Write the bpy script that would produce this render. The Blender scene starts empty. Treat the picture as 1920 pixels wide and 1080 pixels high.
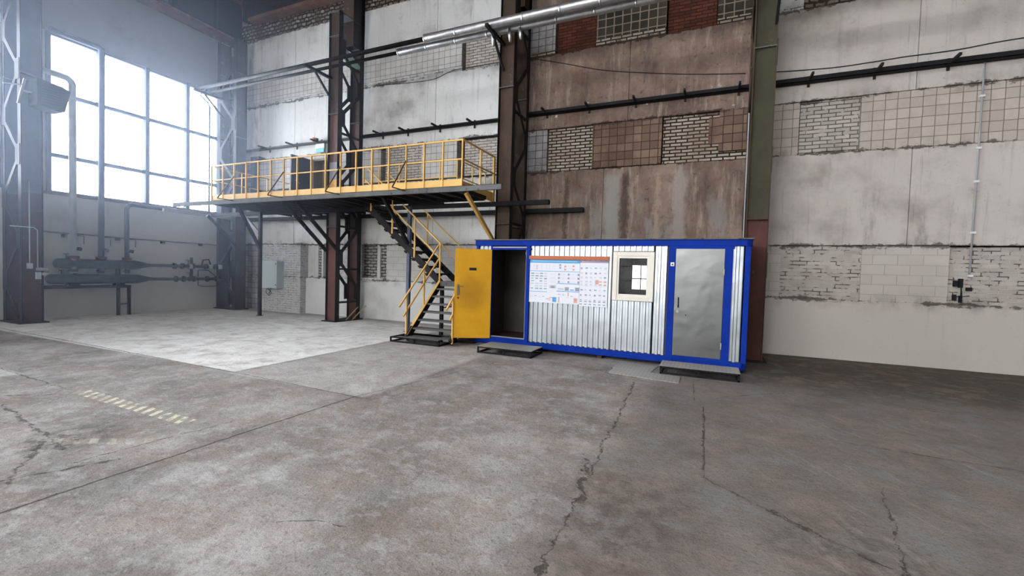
import bpy, bmesh, math, random
from mathutils import Vector, Matrix
random.seed(7)
sc = bpy.context.scene
COL = sc.collection
PI = math.pi

# ---------------------------------------------------------------- camera, sky, light, exposure
cd = bpy.data.cameras.new('camera'); cam = bpy.data.objects.new('camera', cd); COL.objects.link(cam)
cd.sensor_width = 36; cd.lens = 833.08/1920*36; cd.clip_end = 300
r_ = Vector((0.91459102, 0.04116199, -0.4022797)); d_ = Vector((0.40329572, -0.02004258, 0.91485018)); f_ = Vector((0.02959433, -0.99895144, -0.03493121))
# rows of the solved matrix hold right / down / forward components for world x, y, z
RIGHT = Vector((0.9145910205, 0.4032957235, 0.0295943336)); DOWN = Vector((0.0411619908, -0.0200425754, -0.9989514431)); FWD = Vector((-0.4022796983, 0.9148501815, -0.0349312144))
m3 = Matrix((RIGHT, -DOWN, -FWD)).transposed()
cam.matrix_world = Matrix.Translation((0, 0, 1.7)) @ m3.to_4x4()
sc.camera = cam

w = bpy.data.worlds.new('overcast_sky'); sc.world = w; w.use_nodes = True
wn = w.node_tree.nodes; wl = w.node_tree.links
bg = wn['Background']
geo = wn.new('ShaderNodeNewGeometry'); sx = wn.new('ShaderNodeSeparateXYZ'); cr = wn.new('ShaderNodeValToRGB')
wl.new(geo.outputs['Incoming'], sx.inputs[0])
ab = wn.new('ShaderNodeMath'); ab.operation = 'MULTIPLY'; ab.inputs[1].default_value = -1
wl.new(sx.outputs['Z'], ab.inputs[0]); wl.new(ab.outputs[0], cr.inputs[0])
cr.color_ramp.elements[0].color = (0.90, 0.90, 0.92, 1); cr.color_ramp.elements[0].position = 0.0
cr.color_ramp.elements[1].color = (0.96, 0.97, 1.0, 1); cr.color_ramp.elements[1].position = 0.6
wl.new(cr.outputs[0], bg.inputs[0])
# overcast sky, brighter toward the left (sun side): Incoming points back at the viewer, so +x incoming = looking to -x
mr = wn.new('ShaderNodeMapRange'); wl.new(sx.outputs['X'], mr.inputs[0]); mr.inputs[1].default_value = -0.6; mr.inputs[2].default_value = 0.9
mr.inputs[3].default_value = 1.8; mr.inputs[4].default_value = 18.0; wl.new(mr.outputs[0], bg.inputs[1])
sc.view_settings.view_transform = 'Standard'; sc.view_settings.look = 'None'
sc.view_settings.gamma = 1; sc.view_settings.use_curve_mapping = False
sc.view_settings.exposure = 0.98

def portal(name, loc, rot, sx_, sy_):
    l = bpy.data.lights.new(name, 'AREA'); l.shape = 'RECTANGLE'; l.size = sx_; l.size_y = sy_
    l.cycles.is_portal = True
    o = bpy.data.objects.new(name, l); COL.objects.link(o); o.location = loc; o.rotation_euler = rot
W = 11.7            # long wall plane
LX = -17.3          # window wall plane
RX = 24.0; FY = -20.0; CZ = 13.0
portal('daylight_left', (LX-0.1, -1.0, 5.85), (0, PI/2, PI), 4.5, 25.0)
portal('daylight_front', (-8.5, FY-0.1, 5.4), (PI/2, 0, PI), 17.4, 8.4)
portal('daylight_roof', (-4.0, -6.0, CZ+0.1), (0, 0, 0), 16.0, 3.0)

# ---------------------------------------------------------------- material helpers
def L(c):   # sRGB 0-255 -> linear
    out = []
    for v in c[:3]:
        v /= 255.0
        out.append(v/12.92 if v <= 0.04045 else ((v+0.055)/1.055)**2.4)
    return (*out, 1)
class NT:
    def __init__(s, name):
        s.m = bpy.data.materials.new(name); s.m.use_nodes = True
        s.n = s.m.node_tree.nodes; s.l = s.m.node_tree.links; s.b = s.n['Principled BSDF']; s.out = s.n['Material Output']
        s.co = s.n.new('ShaderNodeTexCoord').outputs['Object']
    def put(s, sock, v):
        if hasattr(v, 'is_linked') or isinstance(v, bpy.types.NodeSocket): s.l.new(v, sock)
        else: sock.default_value = v
    def map(s, vec, scale=(1, 1, 1), loc=(0, 0, 0), rot=(0, 0, 0)):
        n = s.n.new('ShaderNodeMapping'); s.put(n.inputs[0], vec); n.inputs['Scale'].default_value = scale
        n.inputs['Location'].default_value = loc; n.inputs['Rotation'].default_value = rot; return n.outputs[0]
    def noise(s, vec, scale, detail=4, rough=0.6, dist=0.0, col=False):
        n = s.n.new('ShaderNodeTexNoise'); s.put(n.inputs['Vector'], vec); n.inputs['Scale'].default_value = scale
        n.inputs['Detail'].default_value = detail; n.inputs['Roughness'].default_value = rough; n.inputs['Distortion'].default_value = dist
        return n.outputs['Color' if col else 'Fac']
    def vor(s, vec, scale, feat='F1', out='Distance'):
        n = s.n.new('ShaderNodeTexVoronoi'); n.feature = feat; s.put(n.inputs['Vector'], vec); n.inputs['Scale'].default_value = scale
        return n.outputs[out]
    def ramp(s, fac, stops, interp='LINEAR'):
        n = s.n.new('ShaderNodeValToRGB'); s.put(n.inputs[0], fac); e = n.color_ramp.elements; n.color_ramp.interpolation = interp
        while len(e) < len(stops): e.new(0.5)
        for k, (p, c) in enumerate(stops):
            e[k].position = p; e[k].color = c if len(c) == 4 else (*c, 1)
        return n.outputs[0]
    def gr(s, fac, a, b):      # grey smooth step between a and b
        n = s.n.new('ShaderNodeMapRange'); s.put(n.inputs[0], fac); n.inputs[1].default_value = a; n.inputs[2].default_value = b
        n.interpolation_type = 'SMOOTHSTEP'; return n.outputs[0]
    def mix(s, fac, a, b, mode='MIX'):
        n = s.n.new('ShaderNodeMix'); n.data_type = 'RGBA'; n.blend_type = mode
        s.put(n.inputs[0], fac); s.put(n.inputs[6], a); s.put(n.inputs[7], b); return n.outputs[2]
    def ma(s, op, a, b=0.0, c=None):
        n = s.n.new('ShaderNodeMath'); n.operation = op; s.put(n.inputs[0], a); s.put(n.inputs[1], b)
        if c is not None: s.put(n.inputs[2], c)
        return n.outputs[0]
    def sep(s, vec):
        n = s.n.new('ShaderNodeSeparateXYZ'); s.put(n.inputs[0], vec); return n.outputs
    def comb(s, x, y, z=0.0):
        n = s.n.new('ShaderNodeCombineXYZ'); s.put(n.inputs[0], x); s.put(n.inputs[1], y); s.put(n.inputs[2], z); return n.outputs[0]
    def brick(s, vec, c1, c2, mor, bw, rh, msz=0.008, off=0.5, bias=0.0, smooth=0.1):
        n = s.n.new('ShaderNodeTexBrick'); s.put(n.inputs['Vector'], vec)
        s.put(n.inputs['Color1'], c1); s.put(n.inputs['Color2'], c2); s.put(n.inputs['Mortar'], mor)
        n.inputs['Scale'].default_value = 1; n.inputs['Mortar Size'].default_value = msz; n.inputs['Mortar Smooth'].default_value = smooth
        n.inputs['Bias'].default_value = bias; n.inputs['Brick Width'].default_value = bw; n.inputs['Row Height'].default_value = rh
        n.offset = off; return n.outputs['Color'], n.outputs['Fac']
    def bump(s, h, strength=0.5, dist=0.02):
        n = s.n.new('ShaderNodeBump'); s.put(n.inputs['Height'], h); n.inputs['Strength'].default_value = strength
        n.inputs['Distance'].default_value = dist; s.l.new(n.outputs[0], s.b.inputs['Normal'])
    def fin(s, col, rough=0.8, metal=0.0, spec=0.3):
        s.put(s.b.inputs['Base Color'], col); s.put(s.b.inputs['Roughness'], rough); s.put(s.b.inputs['Metallic'], metal)
        s.b.inputs['Specular IOR Level'].default_value = spec; return s.m

def paint(name, c, c2=None, scale=3.0, rough=0.55, metal=0.0, wear=None, wear_amt=0.62, bump=0.15, stretch=(1, 1, 1)):
    t = NT(name); v = t.map(t.co, stretch)
    n1 = t.noise(v, scale, 6, 0.65)
    col = t.ramp(n1, [(0.3, L(c)), (0.7, L(c2 or [x*0.8 for x in c]))])
    if wear:
        n2 = t.noise(v, scale*3.1, 8, 0.7)
        col = t.mix(t.gr(n2, wear_amt, wear_amt+0.08), col, L(wear))
    if bump: t.bump(t.noise(t.co, 60, 3), bump, 0.004)
    return t.fin(col, rough, metal, 0.08 if name in ('blue_frame_paint', 'unit_heater_case') else 0.3)

def streaks(t, amt_lo=0.45, amt_hi=0.75):      # run marks down a wall
    v = t.map(t.co, (2.2, 2.2, 0.22)); return t.gr(t.noise(v, 1.6, 7, 0.7), amt_lo, amt_hi)

def edge_dirt(t, col, c=(66, 58, 52), amt=0.8):
    # ragged, crumbled black edges along the bed joints between panels and infill bands
    z = t.sep(t.co)[2]; d = None
    for zl in (1.31, 2.49, 4.51, 5.67, 7.70, 8.87, 10.2):
        a = t.ma('ABSOLUTE', t.ma('SUBTRACT', z, zl)); d = a if d is None else t.ma('MINIMUM', d, a)
    n = t.noise(t.map(t.co, (1, 1, 1.6)), 5.5, 8, 0.75); lo = t.noise(t.co, 0.7, 3, 0.5)
    m = t.gr(t.ma('SUBTRACT', t.ma('MULTIPLY', t.ma('SUBTRACT', t.ma('ADD', n, t.ma('MULTIPLY', lo, 0.6)), 0.72), 0.36), d), -0.005, 0.02)
    soft = t.ma('MULTIPLY', t.ma('SUBTRACT', 1.0, t.gr(d, 0.0, 0.28)), t.gr(t.noise(t.map(t.co, (1, 1, 0.6)), 1.8, 6, 0.7), 0.45, 0.7))
    col = t.mix(t.ma('MULTIPLY', soft, 0.4), col, L(c))
    return t.mix(t.ma('MULTIPLY', m, amt), col, L(c))
def whitewash(name, base=(212, 212, 209), dirt=(152, 147, 142), dark=(92, 86, 82), amt=0.015, edge=True):
    t = NT(name)
    n1 = t.noise(t.co, 0.55, 5, 0.62)
    col = t.mix(t.gr(n1, 0.48-amt, 0.74-amt), L(base), L(dirt))
    col = t.mix(t.ma('MULTIPLY', streaks(t, 0.52-amt, 0.8), 0.42), col, L(dirt))
    n2 = t.noise(t.co, 2.4, 8, 0.72)
    col = t.mix(t.ma('MULTIPLY', t.gr(n2, 0.60-amt, 0.78-amt), 0.55), col, L(dark))
    s2 = t.noise(t.map(t.co, (1.3, 1.3, 0.35), (4, 1, 7)), 0.9, 7, 0.72)
    col = t.mix(t.ma('MULTIPLY', t.gr(s2, 0.58-amt, 0.76-amt), 0.6), col, L(dark))
    s3 = t.noise(t.map(t.co, (9, 9, 0.5)), 1.0, 5, 0.7)
    col = t.mix(t.ma('MULTIPLY', t.gr(s3, 0.58-amt, 0.70-amt), 0.25), col, L(dark))
    n3 = t.noise(t.co, 22, 5, 0.7)
    col = t.mix(t.ma('MULTIPLY', t.gr(n3, 0.60, 0.74), 0.4), col, L(dark))
    if edge: col = edge_dirt(t, col)
    t.bump(t.ma('ADD', t.noise(t.co, 14, 6, 0.7), t.ma('MULTIPLY', n2, 0.6)), 0.35, 0.02)
    return t.fin(col, 0.9, 0, 0.15)
def wallvec(t, wob=0.012, sc_=3.0):
    o = t.sep(t.co); n = t.sep(t.noise(t.co, sc_, 3, 0.6, col=True))
    x = t.ma('ADD', t.ma('ADD', o[0], o[1]), t.ma('MULTIPLY', n[0], wob*2)); z = t.ma('ADD', o[2], t.ma('MULTIPLY', n[1], wob*2))
    return t.comb(x, z, 0.0)
def masonry(name, c1, c2, mor, bw, rh, msz, off=0.5, dirt=None, dirt_amt=0.5, wob=0.012, holes=None, bump=0.9, gaps=None):
    t = NT(name); v = wallvec(t, wob)
    col, fac = t.brick(v, L(c1), L(c2), L(mor), bw, rh, msz, off)
    if gaps:      # joints partly filled with whitewash
        g = t.gr(t.noise(t.co, 5.5, 4, 0.65), gaps, gaps+0.1)
        col = t.mix(t.ma('MULTIPLY', t.ma('MULTIPLY', fac, 1.0), t.ma('SUBTRACT', 1.0, g)), col, L(c1))
    if dirt:
        n = t.noise(t.co, 1.1, 6, 0.7); col = t.mix(t.ma('MULTIPLY', t.gr(n, 0.42, 0.72), dirt_amt), col, L(dirt))
        n = t.noise(t.co, 9, 6, 0.7); col = t.mix(t.ma('MULTIPLY', t.gr(n, 0.52, 0.75), dirt_amt*0.6), col, L(dirt))
    col = edge_dirt(t, col, (60, 52, 46), 0.75)
    h = t.ma('ADD', t.ma('MULTIPLY', fac, -1.0), t.ma('MULTIPLY', t.noise(t.co, 20, 5, 0.7), 0.4))
    t.bump(h, bump, 0.02)
    return t.fin(col, 0.88, 0, 0.15)

M = {}
M['white_concrete'] = whitewash('whitewashed_concrete')
M['white_low'] = whitewash('whitewashed_dado', (212, 212, 210), (188, 185, 180), (150, 145, 140), -0.06)
M['grey_plaster'] = whitewash('grey_plaster_upper', (150, 151, 154), (132, 132, 135), (120, 120, 122), -0.05, False)
M['white_left'] = whitewash('whitewashed_left_dado', (206, 206, 204), (184, 181, 177), (150, 145, 140), -0.05, False)
M['dimlit_concrete'] = whitewash('dimlit_whitewashed_concrete', (192, 185, 178), (150, 142, 135), (98, 90, 84), 0.01)  # whitewash darkened and warmed, putting the right bay's dimmer light into colour
M['dimlit_low'] = whitewash('dimlit_whitewashed_dado', (188, 181, 173), (172, 164, 156), (140, 132, 124), -0.06)
M['white_brick'] = masonry('whitewashed_brick', (206, 205, 202), (186, 184, 180), (84, 76, 70), 0.27, 0.083, 0.009, dirt=(140, 134, 128), dirt_amt=0.35, gaps=0.47)
M['white_brick_tight'] = masonry('whitewashed_brick_tight', (208, 208, 208), (196, 195, 193), (112, 106, 100), 0.27, 0.083, 0.007, dirt=(150, 146, 142), dirt_amt=0.4, gaps=0.46)
M['clear_brick'] = masonry('grey_washed_brick', (190, 184, 176), (170, 163, 155), (98, 90, 83), 0.27, 0.083, 0.010, dirt=(134, 126, 118), dirt_amt=0.35, gaps=0.34)
M['dimlit_brick'] = masonry('dimlit_whitewashed_brick', (186, 179, 171), (170, 163, 155), (78, 70, 64), 0.27, 0.083, 0.009, dirt=(138, 130, 122), dirt_amt=0.35, gaps=0.47)  # brick and block copies with the same dim light in their colour
M['dimlit_tile'] = masonry('dimlit_painted_block', (190, 181, 171), (176, 166, 156), (112, 102, 94), 0.205, 0.205, 0.006, off=0.0, dirt=(146, 136, 126), dirt_amt=0.45, wob=0.008, bump=0.6)
M['dimlit_tile_big'] = masonry('dimlit_large_block', (188, 181, 173), (182, 175, 167), (158, 150, 142), 0.42, 0.21, 0.005, off=0.5, dirt=(166, 158, 150), dirt_amt=0.35, wob=0.008, bump=0.5)
M['white_rubble'] = masonry('whitewashed_rubble', (190, 188, 184), (168, 164, 160), (58, 52, 48), 0.24, 0.10, 0.016, dirt=(110, 104, 98), dirt_amt=0.6, wob=0.05)
M['white_tile'] = masonry('painted_glass_block', (202, 200, 196), (190, 187, 182), (112, 104, 98), 0.205, 0.205, 0.006, off=0.0, dirt=(150, 144, 138), dirt_amt=0.45, wob=0.006, bump=0.6)
M['white_tile_big'] = masonry('painted_large_block', (208, 206, 202), (200, 198, 194), (165, 160, 154), 0.42, 0.21, 0.005, off=0.5, dirt=(176, 172, 166), dirt_amt=0.35, wob=0.008, bump=0.5)
M['crumbly_brick'] = masonry('rough_dirty_brick', (165, 155, 145), (105, 92, 82), (48, 38, 32), 0.22, 0.13, 0.028, dirt=(70, 58, 50), dirt_amt=0.75, wob=0.09)
M['bare_brick'] = masonry('bare_cream_brick', (180, 172, 158), (156, 146, 132), (42, 30, 24), 0.27, 0.084, 0.017, dirt=(100, 80, 64), dirt_amt=0.45, wob=0.014)
M['red_brick'] = masonry('bare_red_brick', (98, 56, 42), (70, 42, 34), (44, 26, 20), 0.26, 0.08, 0.008, dirt=(60, 34, 26), dirt_amt=0.6)
M['brown_tile'] = masonry('smoke_stained_block', (128, 106, 90), (98, 80, 68), (58, 44, 38), 0.205, 0.205, 0.008, off=0.0, dirt=(78, 58, 48), dirt_amt=0.6, wob=0.01)
M['grey_tile'] = masonry('dim_grey_block', (168, 166, 166), (140, 136, 136), (74, 66, 62), 0.205, 0.205, 0.008, off=0.0, dirt=(84, 76, 72), dirt_amt=0.7, wob=0.01)
M['glass_block'] = masonry('dark_glass_block', (44, 42, 38), (62, 58, 52), (134, 122, 106), 0.215, 0.215, 0.014, off=0.0, dirt=(80, 70, 60), dirt_amt=0.35, wob=0.012)

def brown_wall():
    t = NT('smoke_stained_concrete')
    col = t.ramp(t.noise(t.co, 0.8, 7, 0.7), [(0.3, L((96, 80, 72))), (0.5, L((124, 106, 95))), (0.7, L((148, 130, 117)))])
    s1 = t.noise(t.map(t.co, (3.4, 3.4, 0.42)), 1.5, 9, 0.78)
    col = t.mix(t.ma('MULTIPLY', t.gr(s1, 0.5, 0.68), 0.6), col, L((180, 164, 148)))
    s2 = t.noise(t.map(t.co, (2.6, 2.6, 0.5), (5, 0, 9)), 1.3, 9, 0.78)
    col = t.mix(t.ma('MULTIPLY', t.gr(s2, 0.5, 0.68), 0.65), col, L((78, 70, 68)))
    n3 = t.noise(t.co, 7, 8, 0.75)
    col = t.mix(t.ma('MULTIPLY', t.gr(n3, 0.55, 0.68), 0.6), col, L((60, 46, 40)))
    # flaked plaster: pale scabs along the pipe line, grey patches low down
    o = t.sep(t.co); n4 = t.noise(t.co, 3.3, 8, 0.7)
    band = t.ma('SUBTRACT', 1.0, t.gr(t.ma('ABSOLUTE', t.ma('SUBTRACT', o[2], 6.0)), 0.12, 0.42))
    col = t.mix(t.ma('MULTIPLY', t.gr(n4, 0.61, 0.66), band), col, L((205, 198, 190)))
    n5 = t.noise(t.map(t.co, (1.6, 1.6, 0.5), (3, 0, 2)), 1.0, 6, 0.65)
    low = t.ma('SUBTRACT', 1.0, t.gr(o[2], 2.8, 4.3))
    col = t.mix(t.ma('MULTIPLY', t.gr(n5, 0.50, 0.58), t.ma('MULTIPLY', low, 0.75)), col, L((140, 138, 134)))
    n6 = t.noise(t.map(t.co, (1, 1, 1.8), (7, 0, 4)), 1.3, 4, 0.6)
    col = t.mix(t.ma('MULTIPLY', t.gr(n6, 0.56, 0.7), 0.4), col, L((120, 84, 66)))
    nn = t.noise(t.map(t.co, (1, 1, 0.5)), 6, 8, 0.75)      # pale cement runs and a dark open joint
    for xc, wd_, c_ in ((-2.36, 0.30, (150, 148, 142)), (-2.05, 0.16, (60, 52, 50)), (-0.72, 0.22, (156, 148, 140)), (-3.62, 0.08, (70, 58, 52)), (-1.25, 0.1, (160, 140, 122))):
        dd = t.ma('ADD', t.ma('ABSOLUTE', t.ma('SUBTRACT', o[0], xc)), t.ma('MULTIPLY', t.ma('SUBTRACT', nn, 0.5), 0.5))
        col = t.mix(t.ma('MULTIPLY', t.ma('MULTIPLY', t.ma('SUBTRACT', 1.0, t.gr(dd, wd_*0.3, wd_)), t.ma('SUBTRACT', 1.0, t.gr(o[2], 4.2, 4.5))), 0.7), col, L(c_))
    col = edge_dirt(t, col, (50, 38, 34), 0.8)
    t.bump(t.ma('ADD', n3, t.ma('MULTIPLY', s1, 0.5)), 0.5, 0.02)
    return t.fin(col, 0.9, 0, 0.12)
M['brown_concrete'] = brown_wall()

def steel(name, c, c2, wear, rough=0.5, amt=0.6, scale=2.0):
    m = paint(name, c, c2, scale, 0.68, 0.0, wear, amt, 0.2, (1, 1, 0.5)); m.node_tree.nodes['Principled BSDF'].inputs['Specular IOR Level'].default_value = 0.14; return m
M['primer'] = steel('red_brown_primer', (96, 62, 56), (70, 48, 44), (118, 96, 84))
M['olive'] = steel('olive_paint', (76, 73, 56), (60, 58, 47), (96, 76, 60))
M['brown_steel'] = steel('brown_grey_paint', (86, 71, 60), (66, 54, 47), (110, 100, 90))
M['dark_steel'] = steel('dark_steel', (48, 42, 42), (34, 32, 34), (84, 60, 52), amt=0.64)
M['green_steel'] = steel('pale_green_paint', (104, 120, 110), (82, 94, 86), (70, 60, 52))
M['blue_grey_steel'] = steel('blue_grey_paint', (96, 104, 122), (80, 88, 104), (90, 70, 64), amt=0.66)
M['black_steel'] = steel('black_paint', (34, 35, 38), (24, 25, 28), (84, 78, 70), amt=0.66)
M['grey_steel'] = steel('worn_grey_steel', (112, 112, 110), (86, 86, 86), (62, 56, 50), amt=0.58)
M['light_steel'] = steel('light_grey_steel', (168, 170, 172), (146, 148, 150), (110, 100, 92), amt=0.66)
M['yellow'] = paint('yellow_rail_paint', (232, 190, 112), (218, 170, 92), 2.2, 0.45, 0, (120, 80, 44), 0.68)
M['yellow_door'] = None
M['deck'] = paint('deck_sheet', (58, 60, 66), (44, 46, 50), 1.5, 0.6, 0.0, (80, 74, 68), 0.66)
M['blue'] = paint('blue_frame_paint', (12, 50, 150), (8, 40, 124), 2.5, 0.6, 0, (60, 70, 96), 0.7)
M['cream'] = paint('cream_frame', (222, 217, 204), (214, 208, 194), 2, 0.4, 0, None)
M['foil'] = paint('foil_insulation', (205, 205, 205), (170, 170, 170), 7, 0.28, 0.85, None, bump=1.0)
M['rubber'] = paint('dark_rubber', (38, 38, 40), (28, 28, 30), 3, 0.8)
M['lagging'] = paint('dark_lagging', (64, 74, 78), (48, 56, 60), 5, 0.85, 0, None, bump=0.8)
M['pipe_grey'] = paint('grey_pipe_paint', (86, 94, 112), (70, 78, 94), 3, 0.6, 0, None)
M['pipe_pale'] = paint('pale_pipe_wrap', (180, 188, 190), (158, 166, 170), 3, 0.55, 0, None)
M['valve'] = paint('valve_iron', (74, 74, 78), (54, 54, 58), 6, 0.5, 0.3, (130, 126, 120), 0.62)
M['red_paint'] = paint('red_valve_paint', (150, 62, 52), (120, 50, 44), 5, 0.5)
M['cabinet_grey'] = paint('cabinet_grey', (196, 208, 208), (186, 198, 198), 1.5, 0.4, 0, None, bump=0)
M['white_plastic'] = paint('white_plastic', (222, 224, 224), (210, 212, 212), 2, 0.4, 0, None, bump=0)
M['teal'] = paint('teal_sign', (110, 186, 190), (90, 170, 178), 2, 0.4, 0, None, bump=0)
M['orange'] = paint('orange_lamp_lens', (226, 110, 66), (206, 96, 56), 2, 0.4, 0, None, bump=0)
M['dark_door'] = paint('dark_grey_door_paint', (72, 76, 84), (62, 66, 74), 1.2, 0.5)
M['beige'] = paint('beige_room_wall', (150, 134, 104), (136, 120, 92), 1.2, 0.8)
M['dark_wood'] = paint('dark_wood', (70, 50, 38), (54, 38, 28), 4, 0.7)
M['batten'] = paint('orange_brown_batten', (190, 112, 76), (170, 96, 64), 6, 0.6, 0, (130, 70, 46), 0.62, stretch=(1, 6, 6))
M['cable'] = paint('black_cable', (36, 36, 36), (28, 28, 28), 3, 0.6, bump=0)
M['heater'] = paint('unit_heater_case', (14, 18, 28), (10, 13, 22), 1.5, 0.8)
M['rust_beam'] = steel('rusty_brown_beam', (120, 88, 78), (92, 66, 60), (140, 112, 98))
M['dark_ceiling'] = paint('dark_roof_deck', (70, 60, 60), (54, 46, 48), 0.8, 0.9)
M['inside_panel'] = paint('cabin_lining', (88, 84, 78), (72, 68, 62), 1.5, 0.7)

def ydoor():
    t = NT('ochre_door_paint')
    col = t.ramp(t.noise(t.co, 2.2, 6, 0.65), [(0.3, L((222, 166, 28))), (0.7, L((208, 150, 22)))])
    # hand grime around the handle and scuffs near the foot
    o = t.sep(t.co)
    dx = t.ma('MULTIPLY', t.ma('SUBTRACT', o[0], 0.44), 1.9); dz = t.ma('MULTIPLY', t.ma('SUBTRACT', o[2], 1.2), 1.7)
    rr = t.ma('ADD', t.ma('MULTIPLY', dx, dx), t.ma('MULTIPLY', dz, dz))
    g = t.ma('SUBTRACT', 1.0, t.gr(t.ma('ADD', rr, t.ma('MULTIPLY', t.noise(t.co, 5, 5, 0.7), 0.5)), 0.1, 1.0))
    col = t.mix(t.ma('MULTIPLY', g, 0.45), col, L((120, 78, 18)))
    n = t.noise(t.map(t.co, (1, 1, 4)), 7, 6, 0.7)
    foot = t.ma('SUBTRACT', 1.0, t.gr(o[2], 0.05, 0.22))
    col = t.mix(t.ma('MULTIPLY', t.gr(n, 0.5, 0.6), t.ma('MULTIPLY', foot, 0.8)), col, L((110, 60, 20)))
    t.bump(t.noise(t.co, 4, 3), 0.15, 0.01)
    return t.fin(col, 0.42, 0, 0.4)
M['yellow_door'] = ydoor()
def galv(name, rough, c, c2, bump=0.25, sc_=30):
    t = NT(name)
    col = t.mix(t.noise(t.co, 3, 5, 0.6), L(c), L(c2))
    col = t.mix(t.ma('MULTIPLY', t.vor(t.co, sc_, out='Distance'), 0.35), col, L(c2))
    t.bump(t.ma('ADD', t.noise(t.co, 2.2, 2, 0.5), t.ma('MULTIPLY', t.noise(t.co, 40, 3), 0.03)), bump, 0.05)
    return t.fin(col, t.ma('ADD', rough, t.ma('MULTIPLY', t.noise(t.co, 4, 4), 0.12)), 0.88, 0.5)
M['galv_ribbed'] = galv('galvanised_ribbed_sheet', 0.3, (186, 191, 193), (160, 166, 170))
M['galv_door'] = galv('galvanised_flat_sheet', 0.27, (112, 113, 111), (98, 100, 98), 0.22, 60)
def checker():
    t = NT('chequered_plate')
    v = t.map(t.co, (1, 1, 1), (0, 0, 0), (0, 0, PI/4))
    c, f = t.brick(v, (0, 0, 0, 1), (0, 0, 0, 1), (1, 1, 1, 1), 0.09, 0.045, 0.009)
    col = t.mix(t.noise(t.co, 3, 5, 0.7), L((176, 172, 164)), L((140, 134, 126)))
    col = t.mix(t.ma('MULTIPLY', f, 0.45), col, L((96, 90, 84)))
    t.bump(f, 0.5, 0.004); return t.fin(col, 0.5, 0.1)
M['checker'] = checker()
def glass(name, tint=(0.8, 0.86, 0.9, 1), refl=0.06, rough=0.0):
    m = bpy.data.materials.new(name); m.use_nodes = True; n = m.node_tree.nodes; l = m.node_tree.links
    n.remove(n['Principled BSDF']); tr = n.new('ShaderNodeBsdfTransparent'); tr.inputs[0].default_value = tint
    gl = n.new('ShaderNodeBsdfGlossy'); gl.inputs['Roughness'].default_value = rough
    fr = n.new('ShaderNodeFresnel'); fr.inputs[0].default_value = 1.5
    ad = n.new('ShaderNodeMath'); ad.operation = 'MULTIPLY_ADD'; ad.inputs[1].default_value = 1.0; ad.inputs[2].default_value = refl
    l.new(fr.outputs[0], ad.inputs[0])
    mx = n.new('ShaderNodeMixShader'); l.new(ad.outputs[0], mx.inputs[0]); l.new(tr.outputs[0], mx.inputs[1]); l.new(gl.outputs[0], mx.inputs[2])
    l.new(mx.outputs[0], n['Material Output'].inputs[0]); return m
M['pane'] = glass('window_pane', (0.9, 0.94, 0.98, 1), 0.0)
M['cabin_glass'] = glass('cabin_window_pane', (0.07, 0.08, 0.09, 1), 0.14)

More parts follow.
